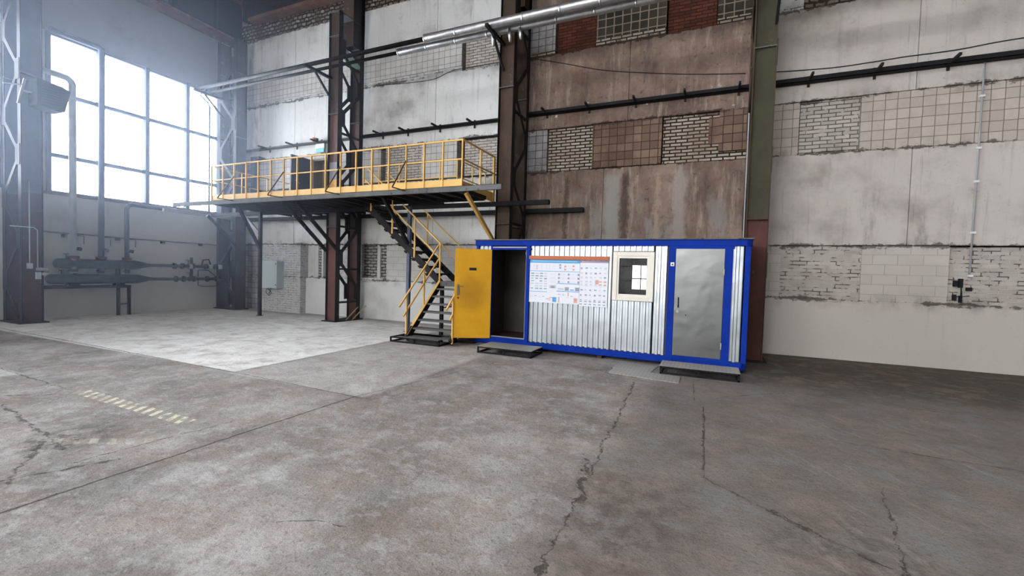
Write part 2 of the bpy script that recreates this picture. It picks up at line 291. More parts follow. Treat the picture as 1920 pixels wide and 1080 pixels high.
SCR = math.radians(-62)
def floor_mat():
    t = NT('worn_concrete_floor')
    nz = t.noise(t.co, 1.3, 5, 0.65, col=True); ns = t.sep(nz); o = t.sep(t.co)
    wx = t.ma('ADD', o[0], t.ma('MULTIPLY', t.ma('SUBTRACT', ns[0], 0.5), 0.5)); wy = t.ma('ADD', o[1], t.ma('MULTIPLY', t.ma('SUBTRACT', ns[1], 0.5), 0.5))
    def step(v, a, b): return t.gr(v, a, b)
    mul = lambda a, b: t.ma('MULTIPLY', a, b)
    inv = lambda a: t.ma('SUBTRACT', 1.0, a)
    n1 = t.noise(t.co, 0.9, 8, 0.68); n2 = t.noise(t.co, 6.0, 8, 0.72); n3 = t.noise(t.co, 34, 6, 0.7); n4 = t.noise(t.map(t.co, (1, 1, 1), (9, 4, 0)), 2.2, 8, 0.72)
    col = t.ramp(n1, [(0.32, L((108, 99, 91))), (0.5, L((144, 135, 128))), (0.66, L((176, 169, 162)))])
    # right-hand, darker and smoother pour
    zr = mul(step(wx, -1.1, -0.5), 1.0)
    col = t.mix(mul(zr, 0.75), col, t.ramp(n4, [(0.3, L((98, 90, 82))), (0.7, L((128, 120, 112)))]))
    # worn pale flakes in the middle
    zc = mul(inv(zr), inv(step(wy, 6.5, 9.5)))
    col = t.mix(mul(t.gr(n4, 0.52, 0.62), mul(zc, 0.5)), col, L((182, 178, 174)))
    col = t.mix(mul(t.gr(n2, 0.53, 0.6), mul(inv(zr), 0.35)), col, L((188, 186, 182)))
    # pale pours on the far left
    zl = mul(inv(step(o[0], -6.84, -6.76)), step(o[1], 4.6, 4.66))
    col = t.mix(mul(zl, 0.95), col, t.ramp(n4, [(0.35, L((212, 207, 198))), (0.6, L((238, 236, 230)))]))
    zm = mul(mul(step(o[0], -6.84, -6.76), inv(step(o[0], -4.15, -4.0))), step(o[1], 4.5, 4.56))
    col = t.mix(mul(zm, 0.6), col, t.ramp(n4, [(0.35, L((182, 174, 167))), (0.6, L((208, 203, 196)))]))
    zp = mul(inv(step(o[0], -9.2, -9.1)), inv(step(o[1], 3.0, 3.1)))
    col = t.mix(mul(zp, 0.7), col, L((206, 206, 204)))
    # grime with painted shade by the wall on the right, darker wall-foot strip
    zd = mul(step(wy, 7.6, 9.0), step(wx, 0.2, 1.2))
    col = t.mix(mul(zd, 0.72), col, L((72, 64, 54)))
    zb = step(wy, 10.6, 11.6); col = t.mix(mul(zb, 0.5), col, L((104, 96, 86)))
    hu = t.noise(t.map(t.co, (1, 1, 1), (13, 2, 0)), 1.7, 7, 0.75)
    col = t.mix(mul(t.gr(hu, 0.5, 0.62), 0.4), col, L((150, 130, 118)))
    col = t.mix(mul(t.gr(hu, 0.48, 0.36), mul(inv(zl), 0.4)), col, L((134, 138, 134)))
    spk = inv(mul(zl, 0.7))
    # dark specks and stains
    col = t.mix(mul(t.gr(n2, 0.60, 0.72), mul(spk, 0.5)), col, L((84, 78, 72)))
    st = t.noise(t.map(t.co, (1, 1, 1), (3, 8, 0)), 0.7, 8, 0.75)
    col = t.mix(mul(t.gr(st, 0.58, 0.72), mul(spk, 0.5)), col, L((92, 84, 78)))
    col = t.mix(mul(t.gr(n3, 0.55, 0.66), mul(spk, 0.55)), col, L((74, 68, 64)))
    col = t.mix(mul(t.gr(n3, 0.38, 0.28), 0.3), col, L((190, 186, 182)))
    n5 = t.noise(t.co, 85, 5, 0.75)
    col = t.mix(mul(t.gr(n5, 0.54, 0.64), mul(spk, 0.65)), col, L((84, 76, 70)))
    col = t.mix(mul(t.gr(n5, 0.42, 0.32), mul(inv(zr), 0.45)), col, L((206, 202, 198)))
    n6 = t.noise(t.map(t.co, (1, 1, 1), (2, 7, 0)), 15, 8, 0.8)
    col = t.mix(mul(t.gr(n6, 0.53, 0.64), mul(spk, 0.6)), col, L((100, 90, 82)))
    col = t.mix(mul(t.gr(n6, 0.44, 0.34), mul(inv(zr), 0.5)), col, L((190, 186, 182)))
    # scrape marks in the far pale pour
    sm = t.noise(t.map(t.co, (1.0, 5.0, 1), (0, 0, 0), (0, 0, 0.5)), 1.6, 6, 0.7)
    col = t.mix(mul(t.gr(sm, 0.60, 0.66), mul(zl, 0.5)), col, L((128, 118, 106)))
    # arcs scraped by wheels on the right
    sa, ca = math.sin(SCR), math.cos(SCR)
    u_ = t.ma('ADD', mul(o[0], ca), mul(o[1], sa)); v_ = t.ma('SUBTRACT', mul(o[1], ca), mul(o[0], sa))
    v_ = t.ma('ADD', v_, mul(t.ma('SUBTRACT', ns[2], 0.5), 0.25))
    arc = t.noise(t.comb(mul(u_, 0.9), mul(v_, 11.0), 0.0), 1.0, 5, 0.7)
    zs = mul(step(wx, 0.1, 0.9), inv(step(wy, 7.2, 8.0)))
    col = t.mix(mul(t.gr(arc, 0.58, 0.68), mul(zs, 0.45)), col, L((160, 152, 142)))
    col = t.mix(mul(t.gr(arc, 0.40, 0.30), mul(zs, 0.4)), col, L((86, 78, 70)))
    # joints and cracks
    lines = None; hgt = None
    wmod = t.ma('MULTIPLY_ADD', t.gr(t.noise(t.co, 6.5, 6, 0.75), 0.38, 0.68), 1.5, 0.12)
    hi = t.ma('SUBTRACT', t.noise(t.co, 13, 6, 0.75), 0.5)
    wob = t.noise(t.co, 2.5, 7, 0.72, col=True); wb = t.sep(wob)
    def seg(x0, y0, x1, y1, wd, amp, joint=False):
        nonlocal lines, hgt
        ux, uy = x1-x0, y1-y0; LL = math.hypot(ux, uy); ux /= LL; uy /= LL
        px = t.ma('SUBTRACT', o[0], x0); py = t.ma('SUBTRACT', o[1], y0)
        al = t.ma('ADD', mul(px, ux), mul(py, uy)); ac = t.ma('SUBTRACT', mul(py, ux), mul(px, uy))
        ac = t.ma('ADD', ac, t.ma('ADD', mul(t.ma('SUBTRACT', wb[0], 0.5), amp), mul(hi, 0.05+amp*0.25)))
        over = t.ma('MAXIMUM', t.ma('MAXIMUM', mul(al, -1.0), t.ma('SUBTRACT', al, LL)), 0.0)
        d = t.ma('ADD', t.ma('ABSOLUTE', ac), over)
        if not joint: d = t.ma('DIVIDE', d, wmod)
        k = inv(t.gr(d, wd*0.2, wd*0.9))
        lines = k if lines is None else t.ma('MAXIMUM', lines, k)
    for s_ in [(-0.95, 4.0, -0.8, 3.2, .03, .35), (0.5, 3.75, 1.2, 3.2, .014, .25), (-4.25, 0.6, -4.2, 4.5, .022, .05, True), (-4.2, 4.5, -3.55, 7.6, .013, .03, True), (-18, 4.85, -6.8, 4.62, .022, .06, True), (-6.8, 4.62, -4.1, 4.5, .014, .05, True),
               (-6.75, 4.6, -6.72, 9.0, .018, .05, True), (-9.9, 3.05, -7.5, 2.95, .014, .2), (1.0, 8.0, 7.5, 7.5, .012, .05, True), (-2.58, 2.02, -2.33, 2.17, .008, .03), (-2.33, 2.17, -2.1, 2.2, .008, .03), (-1.0, 7.3, -0.9, 4.8, .018, .25), (-0.9, 4.8, -0.78, 1.8, .017, .3), (0.02, 6.4, 0.04, 4.1, .018, .08), (0.04, 4.1, 0.7, 3.55, .014, .2),
               (0.1, 5.8, 3.2, 5.6, .016, .15), (-8.2, 2.25, -6.9, 3.1, .02, .25), (-7.4, 2.3, -5.2, 2.0, .03, .3), (-5.6, 2.0, -4.75, 1.5, .03, .25), (-4.9, 1.4, -4.55, 2.1, .03, .2),
               (-4.8, 1.9, -4.65, 3.15, .014, .12), (0.15, 6.9, 1.1, 7.8, .018, .3), (1.0, 7.9, 6.5, 7.4, .02, .15), (1.4, 4.6, 1.0, 2.6, .012, .2), (-0.15, 7.9, -0.1, 6.6, .01, .03), (-8.5, 7.0, -12.5, 7.3, .02, .3)]:
        seg(*s_)
    col = t.mix(mul(lines, 0.78), col, L((74, 66, 58)))
    # broad rough crumbled zone beside the cracks
    def blob(x, y, r, amt, c, nn):
        nonlocal col
        dx = t.ma('SUBTRACT', wx, x); dy = t.ma('SUBTRACT', wy, y)
        rr = t.ma('SQRT', t.ma('ADD', mul(dx, dx), mul(dy, dy)))
        col = t.mix(mul(mul(inv(t.gr(rr, r*0.3, r)), t.gr(nn, 0.42, 0.62)), amt), col, L(c))
    blob(-5.5, 2.15, 0.6, 0.85, (66, 60, 54), n2); blob(-5.2, 1.2, 0.5, 0.7, (70, 64, 58), n2); blob(-0.6, 3.3, 0.9, 0.6, (84, 72, 66), n2)
    blob(-0.5, 2.4, 0.9, 0.5, (92, 78, 72), n2); blob(0.9, 3.3, 0.7, 0.5, (70, 62, 56), n2); blob(-1.0, 1.7, 0.6, 0.45, (84, 76, 70), n2)
    blob(-2.6, 1.3, 0.9, 0.4, (196, 194, 190), n4); blob(0.6, 2.3, 0.9, 0.45, (160, 156, 150), n4); blob(-3.4, 2.4, 0.8, 0.45, (196, 194, 190), n4)
    # worn yellow and white hazard stripes, painted on the floor
    def hazard(x0, y0, x1, y1, wd, dens):
        nonlocal col
        ux, uy = x1-x0, y1-y0; LL = math.hypot(ux, uy); ux /= LL; uy /= LL
        px = t.ma('SUBTRACT', o[0], x0); py = t.ma('SUBTRACT', o[1], y0)
        al = t.ma('ADD', mul(px, ux), mul(py, uy)); ac = t.ma('SUBTRACT', mul(py, ux), mul(px, uy))
        inside = mul(mul(t.gr(al, 0.0, 0.03), inv(t.gr(al, LL-0.03, LL))), inv(t.gr(t.ma('ABSOLUTE', ac), wd*0.46, wd*0.54)))
        fr = t.ma('FRACT', t.ma('ADD', mul(al, 6.2), mul(ac, 4.0)))
        st = mul(t.gr(fr, 0.44, 0.52), inv(t.gr(fr, 0.93, 1.0)))
        col = t.mix(mul(mul(inside, st), mul(t.gr(n2, 0.60, 0.44), dens)), col, L((222, 214, 190)))
        col = t.mix(mul(mul(inside, inv(st)), mul(t.gr(n2, 0.58, 0.44), dens*0.35)), col, L((190, 176, 150)))
    hazard(-7.35, 2.98, -5.0, 2.92, 0.17, 0.9); hazard(-5.6, 2.0, -4.75, 2.45, 0.14, 0.35)
    h = t.ma('ADD', t.ma('ADD', t.ma('ADD', mul(n2, 0.9), mul(n3, 0.45)), mul(n6, 0.6)), mul(lines, -1.6))
    t.bump(h, 0.9, 0.03)
    return t.fin(col, 0.85, 0, 0.22)
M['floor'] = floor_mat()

# ---------------------------------------------------------------- mesh helpers
class MB:
    def __init__(s): s.v = []; s.f = []; s.mi = []; s.cur = 0; s.smooth = False; s.sm = []
    def face(s, idx): s.f.append(idx); s.mi.append(s.cur); s.sm.append(s.smooth)
    def box(s, x0, x1, y0, y1, z0, z1):
        if x0 > x1: x0, x1 = x1, x0
        if y0 > y1: y0, y1 = y1, y0
        if z0 > z1: z0, z1 = z1, z0
        b = len(s.v)
        s.v += [(x0, y0, z0), (x1, y0, z0), (x1, y1, z0), (x0, y1, z0), (x0, y0, z1), (x1, y0, z1), (x1, y1, z1), (x0, y1, z1)]
        for q in ((0, 3, 2, 1), (4, 5, 6, 7), (0, 1, 5, 4), (1, 2, 6, 5), (2, 3, 7, 6), (3, 0, 4, 7)): s.face([b+i for i in q])
        return s
    def bar(s, a, b, w_, h_, up=(0, 0, 1)):       # rectangular bar from a to b
        a = Vector(a); b = Vector(b); d = (b-a).normalized(); up = Vector(up)
        if abs(d.dot(up)) > 0.98: up = Vector((0, 1, 0))
        sd = d.cross(up).normalized(); u = sd.cross(d).normalized(); k = len(s.v)
        for p in (a, b):
            for i, j in ((-1, -1), (1, -1), (1, 1), (-1, 1)): s.v.append(tuple(p + sd*(i*w_/2) + u*(j*h_/2)))
        for q in ((0, 1, 2, 3), (7, 6, 5, 4), (0, 4, 5, 1), (1, 5, 6, 2), (2, 6, 7, 3), (3, 7, 4, 0)): s.face([k+i for i in q])
        return s
    def tube(s, pts, r, n=10, rs=None, caps=True):
        pts = [Vector(p) for p in pts]; k0 = len(s.v); N = len(pts); last = None
        for i, p in enumerate(pts):
            d = ((pts[min(i+1, N-1)]-p).normalized() + (p-pts[max(i-1, 0)]).normalized())
            d = d.normalized() if d.length > 1e-6 else Vector((0, 0, 1))
            if last is None:
                ref = Vector((0, 0, 1)) if abs(d.z) < 0.9 else Vector((1, 0, 0))
                sd = d.cross(ref).normalized()
            else:
                sd = (last - d*last.dot(d)).normalized()
            last = sd; u = d.cross(sd); rr = rs[i] if rs else r
            for j in range(n):
                a = 2*PI*j/n; s.v.append(tuple(p + sd*(math.cos(a)*rr) + u*(math.sin(a)*rr)))
        old = s.smooth; s.smooth = True
        for i in range(N-1):
            for j in range(n):
                a = k0+i*n+j; b = k0+i*n+(j+1) % n; s.face([a, b, b+n, a+n])
        s.smooth = False
        if caps:
            s.face([k0+j for j in range(n)][::-1]); s.face([k0+(N-1)*n+j for j in range(n)])
        s.smooth = old; return s
    def prism(s, prof, axis, a, b):         # closed profile extruded; axis 'x','y','z'
        k = len(s.v); n = len(prof)
        for t in (a, b):
            for (p, q) in prof: s.v.append({'x': (t, p, q), 'y': (p, t, q), 'z': (p, q, t)}[axis])
        s.face([k+i for i in range(n)]); s.face([k+n+i for i in range(n)][::-1])
        for i in range(n):
            j = (i+1) % n; s.face([k+i, k+n+i, k+n+j, k+j])
        return s
    def build(s, name, mat, parent=None, loc=None, bevel=0.0):
        me = bpy.data.meshes.new(name); me.from_pydata(s.v, [], s.f)
        for m in (mat if isinstance(mat, list) else [mat]): me.materials.append(m)
        for i, p in enumerate(me.polygons): p.material_index = s.mi[i]; p.use_smooth = s.sm[i]
        bm = bmesh.new(); bm.from_mesh(me); bmesh.ops.recalc_face_normals(bm, faces=bm.faces); bm.to_mesh(me); bm.free()
        o = bpy.data.objects.new(name, me); COL.objects.link(o)
        if parent: o.parent = parent
        if loc: o.location = loc
        if bevel:
            md = o.modifiers.new('bevel', 'BEVEL'); md.width = bevel; md.segments = 2; md.limit_method = 'ANGLE'
        return o
def tag(o, label=None, cat=None, group=None, kind=None):
    if label: o['label'] = label
    if cat: o['category'] = cat
    if group: o['group'] = group
    if kind: o['kind'] = kind
    return o
def thing(name, label, cat, loc, rotz=0.0, group=None):
    o = bpy.data.objects.new(name, None); COL.objects.link(o); o.location = loc; o.rotation_euler = (0, 0, rotz); o.empty_display_size = 0.2
    return tag(o, label, cat, group)
def struct(o, label=None, cat=None): return tag(o, label, cat, None, 'structure')
class Off:      # lets part coordinates be given in world space under a thing with a base point
    def __init__(s, o): s.o = o; s.l = Vector(o.location)
    def build(s, mb, name, mat, parent=None, bevel=0.0):
        mb.v = [tuple(Vector(p)-s.l) for p in mb.v]; return mb.build(name, mat, parent or s.o, None, bevel)

# ---------------------------------------------------------------- floor, ceiling, walls
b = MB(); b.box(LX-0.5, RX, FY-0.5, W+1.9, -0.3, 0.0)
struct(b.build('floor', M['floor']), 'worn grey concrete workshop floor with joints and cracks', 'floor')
b = MB()
b.box(LX-0.5, RX, FY-0.5, -7.5, CZ, CZ+0.3); b.box(LX-0.5, RX, -4.5, W+1.9, CZ, CZ+0.3); b.box(LX-0.5, -12, -7.5, -4.5, CZ, CZ+0.3); b.box(4, RX, -7.5, -4.5, CZ, CZ+0.3)
struct(b.build('ceiling', M['dark_ceiling']), 'dark roof deck high above the hall', 'ceiling')

# long wall: one mesh of bands and patches, each at its own depth
WM = ['white_concrete', 'white_low', 'white_brick', 'white_brick_tight', 'white_rubble', 'white_tile', 'white_tile_big', 'crumbly_brick',
      'bare_brick', 'red_brick', 'brown_tile', 'grey_tile', 'glass_block', 'brown_concrete', 'dark_steel', 'dimlit_concrete', 'dimlit_low', 'clear_brick', 'dimlit_brick', 'dimlit_tile', 'dimlit_tile_big']
wi = {k: i for i, k in enumerate(WM)}
b = MB()
def patch(x0, x1, z0, z1, mat, d=0.0, back=0.35):
    b.cur = wi[mat]; b.box(x0, x1, W+d, W+back, z0, z1)
Z = [0, 1.31, 2.49, 4.51, 5.67, 7.70, 8.87, 10.2]
B1 = (-17.6, -10.75); B2 = (-10.75, -4.98); B3 = (-4.98, 0.85); B4 = (0.85, RX)
b.cur = wi['dark_steel']; b.box(-17.6, -13.05, W+0.3, W+0.4, 0, CZ); b.box(-12.1, RX, W+0.3, W+0.4, 0, CZ); b.box(-13.05, -12.1, W+0.3, W+0.4, 0, 3.64); b.box(-13.05, -12.1, W+0.3, W+0.4, 5.5, CZ)
g = 0.012   # open joint between panels
def panels(x0, x1, z0, z1, mat, cuts=(), d=0.0):
    xs = [x0]+[c for c in cuts if x0 < c < x1]+[x1]
    for a, c in zip(xs[:-1], xs[1:]): patch(a+(g if a != x0 else 0), c, z0+0.01, z1-0.01, mat, d)
CUT = (-13.95, -7.9, -2.05, 3.72, 9.6, 15.4)
# low dado
panels(B1[0], -15.5, 0, Z[1], 'grey_tile', d=0.06); patch(-13.35, B2[0], 0, Z[1], 'white_low', 0.05)
panels(B2[0], B2[1], 0, Z[1], 'white_low'); panels(B3[0], B3[1], 0, Z[1], 'brown_concrete'); panels(B4[0], B4[1], 0, Z[1], 'dimlit_low', (9.6, 15.4))
# band 1.31-2.49
patch(B1[0], -15.5, Z[1], Z[2]+0.01, 'grey_tile', 0.08); patch(-15.55, -13.35, 0, Z[2]+0.01, 'white_brick_tight', -0.2)
patch(-13.35, -12.85, Z[1], Z[2], 'white_low', 0.14); patch(-12.85, -12.62, Z[1], Z[2], 'white_rubble', 0.16); patch(-12.62, -12.55, Z[1], Z[2], 'white_low', 0.08)
patch(-12.55, -12.3, Z[1], Z[2], 'grey_tile', 0.2); patch(-12.3, -11.9, Z[1], Z[2], 'white_rubble', 0.16); patch(-11.9, B2[0], Z[1], Z[2], 'white_brick', 0.03)
patch(B2[0], -10.12, Z[1]+0.08, Z[2]+0.03, 'white_rubble', 0.15); patch(-10.12, -10.0, Z[1], Z[2], 'white_low', 0.08); patch(-10.0, -9.68, Z[1]+0.08, Z[2], 'white_rubble', 0.13)
patch(-9.68, B2[1], Z[1], Z[2]-0.01, 'white_tile_big', 0.015)
b.cur = wi['white_low']; b.box(B2[0], -9.75, W-0.06, W+0.3, Z[1]-0.03, Z[1]+0.07)
patch(B3[0], B3[1], Z[1], Z[2], 'brown_concrete')
patch(B4[0], 1.5, Z[1], Z[2], 'dimlit_tile_big', 0.02); patch(1.5, 2.99, Z[1], Z[2], 'dimlit_brick', 0.05); patch(2.99, 4.42, Z[1], Z[2], 'dimlit_tile_big', 0.02)
patch(4.42, 7.6, Z[1], Z[2]-0.02, 'dimlit_brick', 0.09); patch(7.6, 12, Z[1], Z[2], 'dimlit_tile_big', 0.02); patch(12, RX, Z[1], Z[2], 'dimlit_brick', 0.05)
b.cur = wi['dimlit_low']; b.box(0.95, RX, W-0.02, W+0.1, Z[1]-0.035, Z[1]+0.005)
# panel 2.49-4.51 (door opening at -13.05..-12.1 from 3.64)
patch(B1[0], -13.95, Z[2]+.01, Z[3]-.01, 'white_concrete'); patch(-13.93, -13.05, Z[2]+.01, Z[3]-.01, 'white_concrete')
patch(-13.05, -12.1, Z[2]+.01, 3.64, 'white_concrete'); patch(-12.1, B2[0], Z[2]+.01, Z[3]-.01, 'white_concrete')
panels(B2[0], B2[1], Z[2], Z[3], 'white_concrete', CUT); panels(B3[0], B3[1], Z[2], Z[3], 'brown_concrete', (-2.62,)); panels(B4[0], B4[1], Z[2], Z[3], 'dimlit_concrete', CUT)
# band 4.51-5.67
patch(B1[0], -15.9, Z[3], Z[4], 'grey_tile', 0.03); patch(-15.9, -13.05, Z[3]+0.02, Z[4], 'white_tile', 0.03); patch(-13.05, -12.1, 5.5, Z[4], 'white_tile', 0.03); patch(-12.1, B2[0], Z[3]+0.02, Z[4], 'white_tile', 0.03)
patch(B2[0], -10.0, Z[3]+0.02, Z[4], 'white_tile', 0.02); patch(-9.84, -8.4, Z[3]+0.04, Z[4]-0.02, 'clear_brick', 0.07); patch(-8.4, -7.12, Z[3]+0.03, Z[4], 'white_tile', 0.03)
patch(-6.86, B2[1], Z[3]+0.06, Z[4]-0.04, 'clear_brick', 0.07)
patch(B3[0], -4.22, Z[3], Z[4], 'grey_tile', 0.02); patch(-4.2, -2.95, Z[3], Z[4], 'bare_brick', 0.09); patch(-2.95, -1.2, Z[3]+0.02, Z[4], 'brown_tile', 0.02)
patch(-1.17, B3[1], Z[3], Z[4], 'bare_brick', 0.09); patch(0.1, B3[1], 4.72, Z[4]+0.01, 'brown_tile', -0.01, 0.12); patch(-0.13, 0.1, 4.92, 5.55, 'brown_tile', 0.03, 0.12)
patch(B4[0], 1.72, Z[3], Z[4], 'dimlit_tile', 0.02); patch(1.74, 2.83, Z[3]+0.01, Z[4], 'clear_brick', 0.06); patch(2.84, 9.5, Z[3], Z[4], 'dimlit_tile', 0.015); patch(9.5, 12, Z[3], Z[4], 'clear_brick', 0.06); patch(12, RX, Z[3], Z[4], 'dimlit_tile', 0.02)
# panel 5.67-7.70
for B_, mt in ((B1, 'white_concrete'), (B2, 'white_concrete'), (B3, 'brown_concrete'), (B4, 'dimlit_concrete')): panels(B_[0], B_[1], Z[4], Z[5], mt, CUT, 0.0)
# band 7.70-8.87
patch(B1[0], B2[0], Z[5]+0.17, Z[6], 'white_tile', 0.03); patch(B1[0], B2[0], Z[5], Z[5]+0.17, 'white_brick', 0.04)
patch(B2[0], -7.02, Z[5]+0.17, Z[6], 'white_tile', 0.02); patch(B2[0], -7.02, Z[5], Z[5]+0.17, 'white_brick', 0.05); patch(-6.92, B2[1], Z[5], Z[6], 'clear_brick', 0.09)
patch(B3[0], -4.08, Z[5]+0.12, Z[6]+.1, 'grey_tile', 0.03); patch(B3[0], -4.08, Z[5], Z[5]+0.12, 'bare_brick', 0.04); patch(-4.04, -2.96, Z[5], Z[6]+.1, 'red_brick', 0.12)
patch(-2.94, -1.2, Z[5]+0.18, Z[6]+.1, 'glass_block', 0.02); patch(-2.94, -1.2, Z[5], Z[5]+0.18, 'bare_brick', 0.02); patch(-1.16, -0.06, Z[5], Z[6]+.1, 'red_brick', 0.12)
patch(-0.04, B3[1], Z[5]+0.15, Z[6]+.1, 'glass_block', 0.02); patch(-0.04, B3[1], Z[5], Z[5]+0.15, 'bare_brick', 0.03)
patch(B4[0], 1.7, Z[5]+0.01, Z[6], 'white_brick', 0.06); patch(1.7, RX, Z[5]+0.01, Z[6], 'crumbly_brick', 0.06)
# upper courses
for B_, mt in ((B1, 'white_concrete'), (B2, 'white_concrete'), (B3, 'brown_concrete'), (B4, 'dimlit_concrete')): panels(B_[0], B_[1], Z[6]+(.1 if B_ is B3 else 0), Z[7], mt, CUT)
patch(B1[0], RX, Z[7], 10.9, 'crumbly_brick', 0.04); patch(B1[0], RX, 10.9, CZ, 'brown_concrete', 0.0)
wall = struct(b.build('wall_back', [M[k] for k in WM]), 'long whitewashed wall of concrete panels, brick infill and block bands', 'wall')

# left wall with ribbon windows either side of the column line
b = MB(); b.cur = 0
b.box(LX-0.35, LX, FY, W+0.3, 0, 3.6)
b.cur = 1; b.box(LX-0.35, LX, FY, W+0.3, 8.12, CZ); b.cur = 0
b.box(LX-0.35, LX, 11.18, W+0.3, 3.6, 8.12)
ys = [-13.0, -7.2, -1.4, 4.85, 5.45]
b.box(LX-0.35, LX, 5.35, 6.28, 3.6, 8.12); b.box(LX-0.35, LX, -0.55, 0.35, 3.6, 8.12); b.box(LX-0.35, LX, -6.45, -5.55, 3.6, 8.12); b.box(LX-0.35, LX, -12.4, -11.4, 3.6, 8.12); b.box(LX-0.35, LX, FY, -17.3, 3.6, 8.12)
b.cur = 2; b.box(LX-0.05, LX+0.05, FY, 11.2, 3.55, 3.62)
struct(b.build('wall_left', [M['white_left'], M['grey_plaster'], M['rust_beam']]), 'left end wall, white below and grey above the tall windows', 'wall')
def ribbon(idx, y0, y1, cuts, label):
    f = MB()
    f.box(LX-0.14, LX-0.02, y0, y1, 3.6, 3.67); f.box(LX-0.14, LX-0.02, y0, y1, 8.05, 8.12)
    for z in (4.68, 6.45): f.box(LX-0.13, LX+0.02, y0, y1, z-0.055, z+0.055)
    for y in [y0+0.04, y1-0.04]+list(cuts): f.box(LX-0.15, LX+0.04, y-0.055, y+0.055, 3.6, 8.12)
    o = struct(f.build('window_%d' % idx, M['blue_grey_steel']), label, 'window')
    p = MB(); p.box(LX-0.09, LX-0.084, y0+0.05, y1-0.05, 3.65, 8.08); p.build('window_pane', M['pane'], o)
ribbon(1, 6.28, 11.18, (7.51, 8.75, 10.01), 'tall ribbon window between the two left columns, glare white')
ribbon(2, 0.35, 5.35, (1.6, 2.85, 4.1), 'tall ribbon window at the left edge beyond the near column')
ribbon(3, -5.55, -0.55, (-4.3, -3.05, -1.8), 'tall ribbon window of the third bay out of view')
ribbon(4, -11.4, -6.45, (-10.2, -8.9, -7.7), 'tall ribbon window of the fourth bay out of view')
ribbon(5, -17.3, -12.4, (-16.1, -14.8, -13.6), 'tall ribbon window of the fifth bay out of view')

# wall behind the photographer, with a glazed gate, and high windows added for fill daylight
b = MB(); fy0, fy1 = FY-0.4, FY
b.box(LX, -7.5, fy0, fy1, 0, 4.0); b.box(-4.5, RX, fy0, fy1, 0, 4.0); b.box(-7.5, -4.5, fy0, fy1, 0, 0.6); b.box(-7.5, -4.5, fy0, fy1, 2.6, 4.0)
b.box(LX, RX, fy0, fy1, 9.4, CZ); b.box(0.4, RX, fy0, fy1, 4.0, 9.4)
for x in (-17.3, -11.2, -5.4, 0.4, 6.2, 12.0, 17.8, 23.4): b.box(x, x+0.6, fy0, fy1, 4.0, 9.4)
struct(b.build('wall_front', M['white_concrete']), 'wall behind the camera with added high windows', 'wall')
f = MB()
for z in (4.05, 5.7, 7.4, 9.35): f.box(LX, RX, fy0+0.1, fy0+0.2, z-0.04, z+0.04)
for k in range(34): f.box(-17+k*1.2-0.03, -17+k*1.2+0.03, fy0+0.1, fy0+0.2, 4.0, 9.4)
o = struct(f.build('window_6', M['blue_grey_steel']), 'unseen band of high windows added behind the camera for fill daylight', 'window')
f = MB(); f.box(-7.5, -4.5, fy0+0.1, fy0+0.2, 1.45, 1.53)
for k in range(5): f.box(-7.5+k*0.74, -7.44+k*0.74, fy0+0.1, fy0+0.2, 0.6, 2.6)
struct(f.build('window_7', M['blue_grey_steel']), 'low barred window behind the camera', 'window')
b = MB(); b.box(RX, RX+0.3, FY-0.5, W+0.4, 0, CZ)
struct(b.build('wall_right', M['white_concrete']), 'far right end wall out of view', 'wall')

# room behind the upper door
b = MB(); b.box(-13.6, -13.5, W+0.4, W+1.8, 3.5, 5.8); b.box(-11.6, -11.5, W+0.4, W+1.8, 3.5, 5.8); b.box(-13.6, -11.5, W+1.7, W+1.8, 3.5, 5.8); b.box(-13.6, -11.5, W+0.4, W+1.8, 3.5, 3.6); b.box(-13.6, -11.5, W+0.4, W+1.8, 5.7, 5.8)
b.box(-13.05, -12.98, W, W+0.42, 3.64, 5.5); b.box(-12.17, -12.1, W, W+0.42, 3.64, 5.5); b.box(-13.05, -12.1, W, W+0.42, 5.44, 5.5)
b.box(-13.6, -12.9, W+0.4, W+0.45, 3.5, 5.8)
struct(b.build('wall_recess', M['beige']), 'beige passage seen through the open upper door', 'wall')
b = MB(); b.box(-12.72, -12.1, W+0.6, W+0.65, 3.6, 5.3)
struct(b.build('door_2', M['dark_wood']), 'dark inner door at the back of the beige passage', 'door')
d = MB(); d.box(-13.09, -13.04, 10.82, 11.69, 3.66, 5.48)
dr = struct(d.build('door_1', M['dark_door'], bevel=0.004), 'open dark grey steel door on the yellow railed platform', 'door')
h = MB(); h.tube([(-13.02, 10.95, 4.62), (-12.97, 10.95, 4.62), (-12.97, 11.12, 4.55), (-13.02, 11.12, 4.55)], 0.012, 8); h.build('door_handle', M['light_steel'], dr)

# beams high in the corner
b = MB(); b.box(-17.15, -16.5, FY, 11.66, 10.05, 10.12); b.cur = 1; b.box(-16.86, -16.80, FY, 11.66, 10.12, 11.6); b.cur = 0; b.box(-17.15, -16.5, FY, 11.66, 11.6, 11.66)
b.cur = 1
for k in range(20): b.box(-17.1, -16.55, 10.6-k*1.5, 10.62-k*1.5, 10.12, 11.6)
struct(b.build('trim_1', [M['rust_beam'], M['dark_steel']]), 'rusty crane runway beam above the left windows', 'beam')
b = MB(); b.box(-16.0, RX, 11.32, 11.66, 10.72, 10.84); b.cur = 1; b.box(-16.4, RX, 11.40, 11.66, 10.84, 11.8)
struct(b.build('trim_2', [M['rust_beam'], M['dark_steel']]), 'brown beam along the top of the long wall', 'beam')

